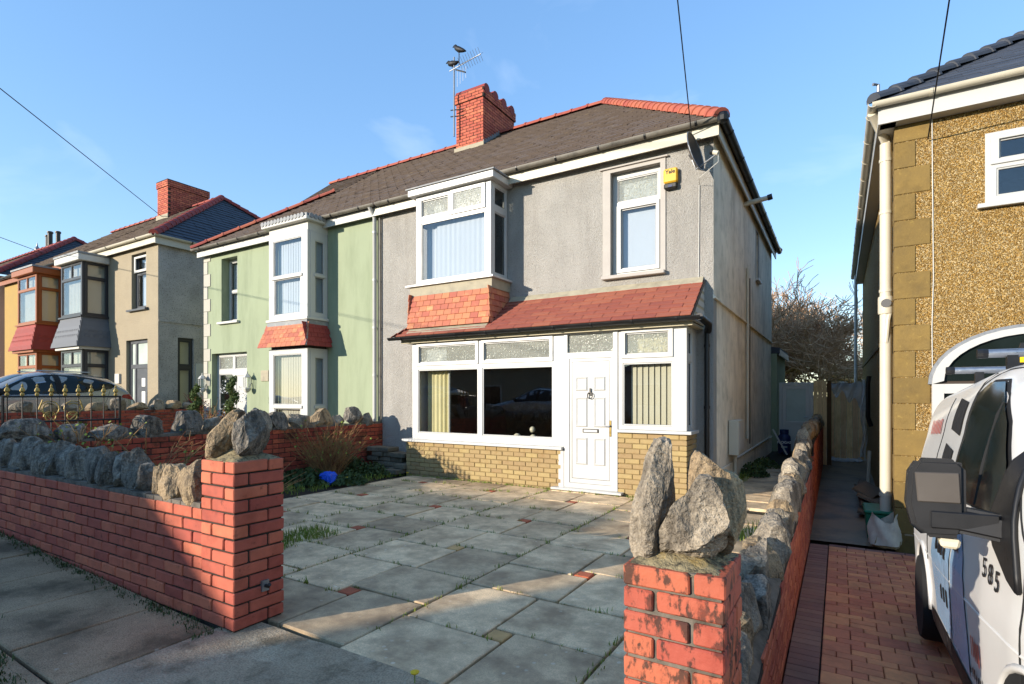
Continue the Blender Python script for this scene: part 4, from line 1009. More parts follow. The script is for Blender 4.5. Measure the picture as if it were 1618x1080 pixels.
# roof: a hip cut short by a raised gable end
ge = 5.43
def gs(x, y): return (x, y, ge + (y - 8.12) * (8.5 - 5.43) / (12.35 - 8.12))
slates(gh, gs(-12.1, 8.12), (HL, 8.12, ge), gs(-12.1, 12.35), gs(HL, 12.35), 32, .27, 'slate', 'roof_slates')
slates(gh, gs(-15.05, 8.12), gs(-12.105, 8.12), gs(-12.2, 10.55), gs(-12.105, 10.55), 18, .27, 'slate', 'roof_slates')
slates(gh, gs(-13.5, 10.1), gs(-12.105, 10.55), gs(-14.5, 12.35), gs(-12.105, 12.35), 14, .27, 'slate', 'roof_slates')
MB().prism([gs(-13.5, 10.1), gs(-14.5, 12.35), (-14.5, 12.35, 6.0), (-13.5, 10.1, 6.0)], (.02, 0, 0)).build('gable_wall', 'dark_slate', gh)
MB().prism([gs(-13.52, 10.06), gs(-14.52, 12.35), Vector(gs(-14.52, 12.35)) - Z_ * .12, Vector(gs(-13.52, 10.06)) - Z_ * .12], (-.04, -.02, 0)).build('verge_board', 'dark_frame', gh)
MB().poly([(-15.05, 8.12, ge), (-12.2, 10.55, gs(0, 10.55)[2]), (-12.3, 14, gs(0, 10.55)[2]), (-15.05, 16.5, ge)][::-1]).build('hip_slope', 'slate', gh)
MB().poly([gs(-14.5, 12.35), (-14.5, 16.5, 5.5), (HL, 16.5, 5.5), gs(HL, 12.35)]).build('back_slope', 'slate', gh)
ridge(gh, gs(-14.5, 12.37), gs(HL, 12.37))
ridge(gh, Vector(gs(-15.05, 8.12)) + Z_ * .03, Vector(gs(-12.2, 10.55)) + Z_ * .05, 'terracotta', .45, .10, name='hip_tile')
B(GL - .1, HL, 8.2, 8.225, 5.22, 5.40).build('fascia_board', 'white_paint', gh)
B(GL - .1, HL, 8.226, 8.349, 5.385, 5.405).build('soffit', 'white_paint', gh)
gutter(gh, [(-15.05, 8.12, 5.43), (-8.22, 8.12, 5.44)], 'gutter_grey', .055, .8)
downpipe(gh, [(-8.36, 8.12, 5.40), (-8.36, 8.27, 5.2), (-8.36, 8.27, 0.2)], .042, 'upvc', [(-8.36, 8.27, z) for z in (4.9, 3.9, 2.9, 1.9, .9)])
downpipe(gh, [(-8.25, 8.31, 5.2), (-8.25, 8.31, 0.2)], .022, 'gutter_grey')
# quoins
z = .05; k = 0
while z < 5.2:
    w = .30 if k % 2 else .17
    B(GL - .012, GL + w, YF - .018, YF + .1, z, z + .33).build('quoin', 'white_quoin', gh, bevel=.004); z += .337; k += 1
# first floor sash window in a deep reveal
gw = glazed(gh, (0, 8.56, 0), X_, -Y_, -14.05, -13.34, 3.42, 5.10, [(-13.98, -13.41, 4.28, 5.03, 'glass_sky'), (-13.98, -13.41, 3.49, 4.22, 'glass_sky')], .06)
B(-14.15, -13.24, 8.27, 8.5, 3.36, 3.42).build('window_sill', 'white_paint', gh, bevel=.006)
B(-14.0, -13.4, 8.66, 8.665, 3.45, 5.05).build('net_curtain', 'net', gh)
# glazed porch doors
glazed(gh, (0, 8.50, 0), X_, -Y_, -14.50, -12.93, .35, 2.60, [(-14.40, -13.78, 2.18, 2.52, 'glass_pattern'), (-13.68, -13.01, 2.18, 2.52, 'glass_pattern'), (-14.40, -13.80, .75, 2.05)], .06, name='glazed_screen')
gd = glazed(gh, (0, 8.485, 0), X_, -Y_, -13.72, -12.96, .37, 2.11, [(-13.60, -13.08, .8, 2.0)], .05, name='glazed_door')
for (x0, x1, z0, z1) in ((-14.35, -13.85, 1.55, 1.9), (-14.35, -13.85, .85, 1.25), (-13.55, -13.12, 1.3, 1.75)):
    pts = [(rng.uniform(x0, x1), 8.503 if x0 < -13.7 else 8.49, rng.uniform(z0, z1)) for _ in range(55)]
    leaf_cloud(pts, .04).build('etched_pattern', 'white_ink', gh)
# two storey bay
gx0, gx1, gy = -11.24, -9.90, 7.80
B(gx0, gx1, gy + .01, 8.349, 5.10, 5.28).build('cornice', 'white_paint', gh)
B(gx0 - .12, gx1 + .12, gy - .12, 8.349, 5.282, 5.36).build('cornice', 'white_paint', gh, bevel=.01)
for k in range(13):
    MB().lathe([(.055, 0), (.055, .02), (0, .02)], (gx0 - .06 + k * .115, gy - .135, 5.375), 10, 'y').build('scallop_tile', 'lead', gh)
for k in range(5):
    MB().lathe([(.055, 0), (.055, .02), (0, .02)], (gx1 + .122, gy + .0 + k * .115, 5.375), 10, 'x').build('scallop_tile', 'lead', gh)
B(gx0 - .1, gx1 + .1, gy - .1, 8.2, 5.361, 5.42).build('flat_roof', 'lead', gh)
for (z0, z1, up) in ((3.20, 5.10, True), (.4, 2.52, False)):
    zm = z0 + (z1 - z0) * (.52 if up else .62)
    if up: zm = 4.13
    else: zm = 1.22
    fr = glazed(gh, (0, gy, 0), X_, -Y_, gx0, gx1, z0, z1, [(gx0 + .16, gx1 - .2, zm + .05, z1 - .12, 'glass_sky'), (gx0 + .2, gx1 - .24, z0 + .1, zm - .03, 'glass_sky')], .07)
    B(gx0 + .12, gx1 - .16, gy - .025, gy - .002, zm - .03, zm + .035).build('sash_rail', 'white_paint', fr, bevel=.006)
    fr2 = glazed(gh, (gx1, 0, 0), Y_, X_, gy + .075, 8.345, z0, z1, [(gy + .2, 8.24, zm + .05, z1 - .2), (gy + .2, 8.24, z0 + .1, zm - .03)], .06)
    B(gx1 + .002, gx1 + .025, gy + .17, 8.27, zm - .03, zm + .035).build('sash_rail', 'white_paint', fr2, bevel=.006)
    glazed(gh, (gx0, 0, 0), Y_, -X_, gy + .075, 8.345, z0, z1, [(gy + .2, 8.24, zm + .05, z1 - .2), (gy + .2, 8.24, z0 + .1, zm - .03)], .06)
    blinds(gh, (0, gy + .14, 0), X_, -Y_, gx0 + .2, gx1 - .15, z0 + .1, z1 - .1, 'net' if up else 'blind', .088, .06)
    blinds(gh, (gx1 - .12, 0, 0), Y_, X_, gy + .22, 8.3, z0 + .1, z1 - .1, 'net', .1, 1.1)
B(gx0 - .05, gx1 + .05, gy - .05, 8.349, 3.14, 3.198).build('window_sill', 'white_paint', gh, bevel=.006)
B(gx0 - .02, gx1 + .02, gy - .03, 8.348, 3.03, 3.139).build('lead_apron', 'lead', gh)
B(gx0 + .05, gx1 - .05, gy + .03, 8.348, 2.5, 3.03).build('bay_core', 'room_dark', gh)
tile_run(gh, (gx0 - .16, gy - .17, 2.55), X_, (0, .16, .5), (0, -.5, .16), gx1 - gx0 + .32, 5, .105, .168, 'orange_tile', name='hanging_tile', tilt=.08, key='ht', lo=lambda i: .022 * i, hi=lambda i: gx1 - gx0 + .32 - .022 * i)
tile_run(gh, (gx1 + .16, gy - .15, 2.55), Y_, (-.16, 0, .5), (.5, 0, .16), .72, 5, .105, .168, 'dark_red_tile', name='hanging_tile', tilt=.08, key='ht')
MB().tube([(gx1 + .15, gy - .155, 2.56), (gx1 + .01, gy - .01, 3.05)], .03, 6).build('lead_roll', 'lead', gh)
# lanterns, plaque
for (x, lb) in ((-14.72, 'white wall lantern at the left of the green house door'), (-12.72, 'white wall lantern at the right of the green house door')):
    t = thing('wall_lantern', lb, 'lantern', (x, 8.3, 1.6), group='lanterns by the green house door')
    MB().lathe([(.02, -.0), (.07, .04), (.095, .1), (.08, .12)], (x, 8.22, 1.55), 6).build('base', 'white_paint', t)
    MB().lathe([(.075, .0), (.09, .26)], (x, 8.22, 1.67), 6).build('lamp_glass', 'glass', t)
    for j in range(6):
        a = j * math.pi / 3; MB().tube([(x + .078 * math.cos(a), 8.22 + .078 * math.sin(a), 1.67), (x + .092 * math.cos(a), 8.22 + .092 * math.sin(a), 1.94)], .007, 4).build('rib', 'white_paint', t)
    MB().lathe([(.11, .0), (.06, .07), (.02, .1), (.015, .15), (0, .16)], (x, 8.22, 1.93), 6).build('cap', 'white_paint', t)
    MB().tube([(x, 8.34, 1.8), (x, 8.3, 1.75), (x, 8.25, 1.62)], .012, 6).build('bracket', 'white_paint', t)
pq = B(-12.33, -12.02, 8.325, 8.349, 1.83, 2.10).build('wall_plaque', 'lead_cream', None, bevel=.01); tag(pq, 'small square grey plaque on the green wall', 'plaque')

# ================================================================ THE PAIR BEYOND (cream and yellow) AND THE NEXT ROOF
P3 = 8.1; Z3 = .5; E3 = 6.02
def far_bay(t, x0, x1, yb, m_fr, m_tile, top, zz=(0.7, 2.9, 3.95, 5.6), roofm='lead', two=True):
    """square two-storey bay; dark frames, hung tiles between"""
    zA, zB, zC, zD = zz
    for (z0, z1) in ((zC, zD), (zA, zB)):
        zt_ = z1 - .5
        glz = [(x0 + .08, (x0 + x1) / 2 - .03, zt_ + .05, z1 - .07, 'glass_sky'), ((x0 + x1) / 2 + .03, x1 - .1, zt_ + .05, z1 - .07, 'glass_sky'), (x0 + .08, x1 - .1, z0 + .07, zt_ - .03, 'glass_sky')]
        glazed(t, (0, yb, 0), X_, -Y_, x0, x1, z0, z1, glz, .06, m_fr, bead=.012)
        glazed(t, (x1, 0, 0), Y_, X_, yb + .065, P3 - .003, z0, z1, [(yb + .14, P3 - .08, zt_ + .05, z1 - .07, 'glass_sky'), (yb + .14, P3 - .08, z0 + .07, zt_ - .03, 'glass_sky')], .06, m_fr, bead=.012)
        B(x0, x0 + .05, yb + .065, P3 - .003, z0, z1).build('bay_cheek', m_fr, t)
        blinds(t, (0, yb + .15, 0), X_, -Y_, x0 + .1, x1 - .05, z0 + .05, z1 - .05, 'blind', .1, .06)
        blinds(t, (x1 - .13, 0, 0), Y_, X_, yb + .2, P3, z0 + .05, z1 - .05, 'blind', .1, .06)
    B(x0 + .03, x1 - .03, yb + .03, P3 - .003, zB, zC).build('bay_core', m_tile, t)
    # hung tile courses, flared, the middle ones scalloped
    n = 6; h = (zC - zB - .1) / n
    for i in range(n):
        z = zC - .02 - i * h; o = .03 + .035 * i
        MB().prism([(x0 - o, yb - o, z - h), (x1 + o, yb - o, z - h), (x1 + o, yb - o + .03, z), (x0 - o, yb - o + .03, z)], (0, .02, 0)).build('tile_course', m_tile, t)
        MB().prism([(x1 + o, yb - o, z - h), (x1 + o, P3 - .004, z - h), (x1 + o - .03, P3 - .004, z), (x1 + o - .03, yb - o, z)], (-.02, 0, 0)).build('tile_course', m_tile, t)
        if i in (2, 3):
            k = 0; x = x0 - o + .06
            while x < x1 + o: MB().lathe([(.06, 0), (.06, .015), (0, .015)], (x, yb - o - .008, z - h), 8, 'y').build('scallop_tile', m_tile, t); x += .125
            y = yb + .06
            while y < P3: MB().lathe([(.06, 0), (.06, .015), (0, .015)], (x1 + o - .004, y, z - h), 8, 'x').build('scallop_tile', m_tile, t); y += .125
    B(x0 - .1, x1 + .1, yb - .12, P3 - .004, zB + .0, zB + .1).build('cornice', top, t)
    B(x0 - .12, x1 + .12, yb - .14, P3 - .004, zD, zD + .2).build('cornice', top, t, bevel=.015)
    B(x0 - .14, x1 + .14, yb - .16, P3 - .004, zD + .201, zD + .26).build('flat_roof', roofm, t)
    B(x0 - .06, x1 + .06, yb - .06, P3 - .004, zC - .05, zC).build('window_sill', m_fr, t)
h3 = thing('semi_detached_house', 'cream rendered house with dark grey windows behind the parked car', 'house', (-19.5, 8.1, .5))
XL3 = -16.77; XP = -22.15
MB().plate((0, P3, 0), X_, -Y_, XP, XL3 - .003, 0, E3, [(-18.32, -17.45, 4.08, 5.72), (-18.65, -17.37, .5, 3.15), (-21.2, -19.85, .8, 2.9), (-21.2, -19.85, 3.95, 5.6)], .25).build('front_wall', 'cream_render', h3)
MB().plate((XL3, 0, 0), Y_, X_, P3 + .003, 16.1, 0, E3, [(8.64, 9.10, 1.0, 3.2)], .25).build('side_wall', 'grey_render', h3)
B(XL3 - .01, XL3 + .02, P3 + .01, 16.1, 3.62, 3.68).build('string_course', 'grey_render', h3)
B(XL3, XL3 + .03, 9.15, 9.9, .4, 2.45).build('white_block', 'white_paint', h3)
B(XP - .05, XP - .003, P3 + .26, 16, 0, E3).build('party_wall', 'room', h3)
B(XP, XL3 - .3, 11.5, 11.6, 0, E3).build('inner_wall', 'room', h3)
for z in (.4, 3.2, 5.9): B(XP, XL3 - .26, P3 + .26, 11.5, z, z + .1).build('floor', 'room_dark', h3)
glazed(h3, (0, P3 + .12, 0), X_, -Y_, -18.32, -17.45, 4.08, 5.72, [(-18.22, -17.55, 4.15, 5.12, 'glass_sky'), (-18.22, -17.55, 5.25, 5.62, 'glass_sky')], .06, 'grey_frame')
MB().plate((0, P3 + .05, 0), X_, -Y_, -18.28, -17.49, 5.18, 5.66, [(-18.2, -17.57, 5.25, 5.6)], .03).build('open_light', 'white_paint', h3)
MB().prism([(-18.45, P3 - .1, 4.0), (-18.45, P3 + .1, 4.0), (-18.45, P3 + .1, 4.1), (-18.45, P3 - .1, 4.05)], (1.13, 0, 0)).build('window_sill', 'grey_frame', h3)
B(-18.2, -17.56, P3 + .25, P3 + .255, 4.15, 5.62).build('net_curtain', 'net', h3)
dfm = MB().plate((0, P3 + .1, 0), X_, -Y_, -18.65, -17.37, .5, 3.15, [(-18.55, -18.36, .6, 2.3), (-18.26, -17.46, .55, 2.3), (-18.55, -18.3, 2.42, 3.05), (-18.2, -17.46, 2.42, 3.05)], .07).build('door_frame', 'grey_frame', h3)
for (a, b, c, d) in ((-18.55, -18.36, .6, 2.3), (-18.55, -18.3, 2.42, 3.05), (-18.2, -17.46, 2.42, 3.05)): B(a, b, P3 + .13, P3 + .137, c, d).build('pane', 'frosted', dfm)
d3 = B(-18.255, -17.465, P3 + .12, P3 + .16, .56, 2.295).build('door', 'grey_frame', h3)
for (c, d) in ((1.75, 2.0), (.9, 1.6)): B(-17.95, -17.75, P3 + .112, P3 + .119, c, d).build('door_light', 'white_ink', d3)
MB().tube([(-17.6, P3 + .1, 1.2), (-17.6, P3 + .1, 1.6)], .015, 6).build('handle', 'steel', d3)
glazed(h3, (XL3 - .06, 0, 0), Y_, X_, 8.64, 9.10, 1.0, 3.2, [(8.72, 9.02, 2.4, 3.1), (8.72, 9.02, 1.1, 2.25)], .06, 'dark_frame')
B(XL3 - .25, XL3 - .245, 8.66, 9.08, 1.0, 3.2).build('net_curtain', 'blind', h3)
mb3 = B(-19.25, -18.98, P3 - .06, P3 - .002, 1.85, 2.15).build('meter_box', 'white_paint', h3)
far_bay(h3, -21.3, -19.8, 7.4, 'dark_frame', 'grey_tile', 'white_paint')
y4 = thing('semi_detached_house', 'yellow rendered house with brown windows and dark red tiled bay', 'house', (-25, 8.1, .8))
MB().plate((0, P3, 0), X_, -Y_, -28.6, XP - .003, 0, E3 + .15, [(-24.8, -23.3, 1.0, 2.95), (-24.8, -23.3, 3.95, 5.6), (-26.9, -26.0, 4.0, 5.5), (-26.9, -25.2, 1.0, 3.0)], .25).build('front_wall', 'yellow_render', y4)
far_bay(y4, -24.9, -23.25, 7.4, 'brown_frame', 'dark_red_tile', 'brown_frame', (.9, 2.95, 3.95, 5.62))
glazed(y4, (0, P3 + .15, 0), X_, -Y_, -26.9, -26.0, 4.0, 5.5, [(-26.8, -26.1, 4.1, 5.0), (-26.8, -26.1, 5.1, 5.42)], .06, 'brown_frame')
B(-27.0, -25.9, P3 - .08, P3 + .1, 3.9, 4.0).build('window_sill', 'dark_red_tile', y4)
glazed(y4, (0, P3 + .05, 0), X_, -Y_, -26.9, -25.2, 1.0, 3.0, [(-26.8, -26.15, 1.1, 2.3), (-26.05, -25.3, 1.1, 2.3), (-26.8, -26.15, 2.4, 2.9), (-26.05, -25.3, 2.4, 2.9)], .06, 'brown_frame')
B(-28.6, XP - .06, 11.5, 11.6, 0, 6.1).build('inner_wall', 'room', y4)
B(-28.6, -28.35, P3 + .26, 11.5, 0, 6.1).build('side_wall', 'yellow_render', y4)
# shared roof: hip end towards the green house
A3 = Vector((-20.2, 12.0, 9.0)); e3 = 6.06; f3 = P3 - .2
slates(h3, (-22.6, f3, e3), (XL3 + .17, f3, e3), (-22.6, 12, 9.0), A3, 26, .3, 'slate', 'roof_slates')
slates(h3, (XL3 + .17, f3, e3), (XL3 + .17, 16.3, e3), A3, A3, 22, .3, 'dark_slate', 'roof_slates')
MB().poly([(XL3 + .17, 16.3, e3), (-22.6, 16.3, e3), (-22.6, 12, 9.0), tuple(A3)]).build('back_slope', 'slate', h3)
slates(y4, (-28.9, f3, e3 + .02), (-22.605, f3, e3 + .02), (-28.9, 12, 9.02), (-22.605, 12, 9.02), 26, .3, 'slate', 'roof_slates')
MB().poly([(-22.6, 16.3, e3), (-28.9, 16.3, e3), (-28.9, 12, 9.02), (-22.6, 12, 9.02)]).build('back_slope', 'slate', y4)
ridge(h3, (-22.6, 12, 9.02), (A3.x, 12, 9.02)); ridge(y4, (-28.9, 12, 9.04), (-22.6, 12, 9.04))
ridge(h3, (XL3 + .17, f3, e3 + .02), (A3.x, 12, 9.03), 'dark_red_tile', .34, .13, False, .05, 'hip_tile')
ridge(h3, (XL3 + .17, 16.3, e3 + .02), (A3.x, 12, 9.03), 'dark_red_tile', .34, .13, False, .05, 'hip_tile')
for (xa, xb, t, m_) in ((-22.15, XL3 + .1, h3, 'upvc_cream'), (-28.7, -22.16, y4, 'brown_frame')):
    B(xa, xb, f3 + .06, f3 + .085, E3 - .18, E3 + .02).build('fascia_board', m_, t); B(xa, xb, f3 + .086, P3 - .001, E3 - .02, E3).build('soffit', m_, t)
    gutter(t, [(xa, f3 + .0, E3 + .05), (xb + .05, f3 + .0, E3 + .05)], m_ if m_ != 'brown_frame' else 'black_plastic', .06, 1.5)
B(XL3 + .1, XL3 + .125, f3 + .06, 16.2, E3 - .2, E3 + .02).build('fascia_board', 'upvc_cream', h3)
gutter(h3, [(XL3 + .17, f3, E3 + .05), (XL3 + .17, 16.3, E3 + .05)], 'upvc_cream', .06, 2.0)
chimney(h3, -23.25, -22.45, 11.2, 12.8, 8.2, 9.95)
MB().prism([(-23.3, 11.17, 8.4), (-22.42, 11.17, 8.4), (-22.42, 11.17, 8.6), (-23.3, 11.17, 8.6)], (0, .03, 0)).build('flashing', 'lead_cream', h3)
h5 = thing('semi_detached_house', 'farthest house on the left, mostly its dark hipped roof with flue pots', 'house', (-34, 8.1, 1))
B(-44, -29.2, P3, 16.1, 0, 6.35).build('walls', 'pink_render', h5)
A5 = Vector((-33.0, 12.0, 9.35))
slates(h5, (-44, f3, 6.4), (-29.0, f3, 6.4), (-44, 12, 9.35), A5, 22, .4, 'slate', 'roof_slates')
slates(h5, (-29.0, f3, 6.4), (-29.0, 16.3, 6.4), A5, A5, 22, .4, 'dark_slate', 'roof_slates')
ridge(h5, (-29.0, f3, 6.42), (A5.x, 12, 9.38), 'dark_red_tile', .4, .14, False, .05, 'hip_tile'); ridge(h5, (-29.0, 16.3, 6.42), (A5.x, 12, 9.38), 'dark_red_tile', .4, .14, False, .05, 'hip_tile')
ridge(h5, (-44, 12, 9.38), (A5.x, 12, 9.38), 'dark_red_tile', .45, .12)
for (x, hh, r_) in ((-36.2, .75, .10), (-35.9, .9, .11), (-34.9, .75, .10)):
    p = MB().tube([(x, 12, 9.3), (x, 12, 9.3 + hh)], r_, 12).build('flue_pot', 'iron', h5, smooth='auto'); MB().lathe([(r_ + .03, 0), (r_ + .03, .08), (r_, .08)], (x, 12, 9.3 + hh - .1), 12).build('rim', 'iron', p)
MB().lathe([(.12, 0), (.14, .1), (.05, .25), (.0, .5)], (-37.6, 12, 9.4), 8).build('finial', 'galv', h5)
# ================================================================ THE PEBBLEDASHED HOUSE ON THE RIGHT
rb = thing('pebbledash_house', 'golden pebbledashed house with stone quoins and white downpipe on the right', 'house', (3, 8.8, -.55))
QX, QY, QE = .64, 8.8, 5.20
MB().plate((0, QY, 0), X_, -Y_, QX + .003, 9.0, -.7, QE, [(1.55, 3.2, 3.85, 4.72), (1.1, 2.9, .6, 1.55)], .3).build('front_wall', 'pebbledash', rb)
MB().plate((QX, 0, 0), Y_, -X_, QY + .003, 20.5, -.7, QE, [], .25).build('side_wall', 'pebbledash', rb)
B(QX - .02, QX + .01, QY + .35, 20.5, 2.35, 2.42).build('string_course', 'quoin_stone', rb)
B(QX + .3, 8.9, 12, 12.1, -.6, QE).build('inner_wall', 'room_dark', rb)
B(QX + .3, 8.9, QY + .32, 12, 2.3, 2.4).build('floor', 'room_dark', rb); B(QX + .3, 8.9, QY + .32, 12, 5.05, 5.15).build('floor', 'room_dark', rb)
zs = -.7; k = 0
hq = .345
while zs < 4.9:
    w = .37 if k % 2 == 0 else .215
    B(QX - .012, QX + w, QY - .014, QY + .2, zs, zs + hq - .008).build('quoin', 'quoin_stone', rb, bevel=.007)
    B(QX - .012, QX + .1, QY + .201, QY + (.36 if k % 2 else .22), zs, zs + hq - .008).build('quoin', 'quoin_stone', rb, bevel=.007)
    zs += hq; k += 1
MB().prism([(QX + .1, QY - .001, -.7), (QX + .8, QY - .001, -.7), (QX + .8, QY - .001, -.2), (QX + .1, QY - .001, -.05)], (0, -.012, 0)).build('plinth_render', 'concrete', rb)
fr = glazed(rb, (0, QY - .01, 0), X_, -Y_, 1.55, 3.2, 3.85, 4.72, [(1.68, 2.4, 4.38, 4.62, 'glass_sky'), (1.66, 2.42, 3.93, 4.27, 'glass_sky'), (2.52, 3.1, 3.93, 4.62, 'glass_sky')], .08)
MB().plate((0, QY - .03, 0), X_, -Y_, 1.6, 2.46, 4.32, 4.68, [(1.68, 2.4, 4.38, 4.62)], .02).build('casement', 'upvc', fr, bevel=.004)
B(1.47, 3.3, QY - .08, QY, 3.79, 3.845).build('window_sill', 'upvc', rb, bevel=.005)
# arched window of the ground floor
def arch(cx, hw, zs_, rise, n=20): return [(cx + hw * math.cos(math.pi * i / n), zs_ + rise * math.sin(math.pi * i / n)) for i in range(n + 1)]
ao = arch(2.0, .98, 1.62, .68); ai = arch(2.0, .86, 1.66, .56)
mb = MB()
for i in range(20):
    a, b, c, d = ao[i], ao[i + 1], ai[i + 1], ai[i]
    mb.prism([(p[0], QY - .07, p[1]) for p in (a, b, c, d)], (0, .1, 0))
mb.box(1.02, 1.14, QY - .07, QY + .03, .55, 1.62).box(2.86, 2.98, QY - .07, QY + .03, .55, 1.62).box(1.14, 2.86, QY - .068, QY + .028, 1.50, 1.62).box(1.02, 2.98, QY - .072, QY + .03, .5, .6)
aw = mb.build('arched_window', 'upvc', rb)
MB().poly([(p[0], QY - .02, p[1]) for p in ai]).build('pane', 'car_glass', aw)
B(1.14, 2.86, QY - .02, QY - .014, .6, 1.5).build('pane', 'car_glass', aw)
MB().poly([(p[0], QY - .006, p[1]) for p in ao]).build('arch_backing', 'room_dark', aw)
mb = MB(); ah = arch(2.0, 1.02, 1.62, .72)
for i in range(20):
    a, b, c, d = ah[i], ah[i + 1], ao[i + 1], ao[i]; mb.prism([(p[0], QY - .05, p[1]) for p in (a, b, c, d)], (0, .05, 0))
mb.build('arch_trim', 'galv', rb)
# eaves and roof
B(QX - .2, 9.0, QY - .19, QY - .165, QE - .16, QE + .08).build('fascia_board', 'upvc', rb); B(QX - .175, 9.0, QY - .164, QY - .001, QE - .16, QE - .14).build('soffit', 'upvc', rb)
B(QX - .2, QX - .175, QY - .164, 20.6, QE - .16, QE + .08).build('fascia_board', 'upvc', rb); B(QX - .174, QX - .001, QY - .164, 20.6, QE - .16, QE - .14).build('soffit', 'upvc', rb)
gutter(rb, [(QX - .27, QY - .26, QE + .1), (9.0, QY - .26, QE + .12)], 'upvc_cream', .06, 1.2, bm='upvc_cream')
gutter(rb, [(QX - .26, QY - .3, QE + .1), (QX - .26, 20.7, QE + .08)], 'upvc_cream', .06, .8, bm='upvc_cream')
RA = Vector((5.0, 13.6, 8.6))
# visible front slope: large single slates
ev = Vector((QX - .24, QY - .24, QE + .12)); topz = RA
fd = Vector((0, RA.y - ev.y, RA.z - ev.z)); nn = X_.cross(fd).normalized()
L_ = fd.length
tile_run(rb, ev, X_, fd, nn, 7.5, 16, .2, .32, 'dark_slate', thick=.008, name='roof_slate', key='rs', lo=lambda i: (i * .2) / L_ * (RA.x - ev.x), hi=lambda i: 4.6, tilt=.03)
MB().poly([tuple(ev), (9.0, ev.y, ev.z), (9.0, RA.y, RA.z), tuple(RA)]).build('roof_deck', 'dark_slate', rb)
MB().poly([tuple(ev), tuple(RA), (RA.x, 16, RA.z), (ev.x, 20.7, ev.z)]).build('side_slope', 'dark_slate', rb)
ridge(rb, ev + Z_ * .03, RA + Z_ * .05, 'dark_slate', .38, .10, False, .09, 'hip_tile')
MB().tube([(QX - .2, QY - .2, QE + .15), (QX - .2, QY - .2, QE + .36), (QX - .26, QY - .25, QE + .36)], .02, 6).build('finial', 'galv', rb)
# the tall white downpipe and its branch
dpx, dpy = QX - .09, QY + .30
dp_ = downpipe(rb, [(dpx, dpy, 4.95), (dpx, dpy, ZR + .05)], .07, 'upvc_cream', [(dpx, dpy, z) for z in (4.72, 4.0, 2.92, .1)])
MB().tube([(QX - .26, QY - .1, QE + .05), (dpx, dpy, QE - .2), (dpx, dpy, QE - .35)], .06, 10).build('swan_neck', 'upvc_cream', dp_, smooth='auto')
MB().lathe([(.085, -.12), (.09, -.1), (.09, .1), (.085, .12)], (dpx, dpy, 2.72), 12).build('socket', 'upvc_cream', dp_, smooth='auto')
MB().lathe([(.055, -.09), (.06, -.09), (.06, .0), (.04, .0)], (dpx, dpy - .0, 2.74), 12, 'y').build('access_cap', 'seal', dp_)
MB().tube([(dpx + .08, dpy + .05, 2.78), (dpx + .02, dpy - .08, 2.5), (dpx, dpy - .05, 2.2)], .03, 8).build('branch_pipe', 'upvc_cream', dp_, smooth='auto')
downpipe(rb, [(QX - .2, 19.9, QE), (QX - .2, 19.9, .4)], .045, 'upvc')
MB().tube([(QX - .08, 14.2, 1.9), (QX - .1, 14.2, 1.75), (QX - .1, 14.2, 1.0), (QX - .04, 14.2, .8)], .045, 8).build('black_waste_pipe', 'black_plastic', rb, smooth='auto')
MB().tube([(QX + .385, QY - .01, QE - .1), (QX + .40, QY - .012, 3.0), (QX + .385, QY - .01, 2.35), (QX + .39, QY - .01, 1.8)], .006, 5).build('cable', 'white_paint', rb)
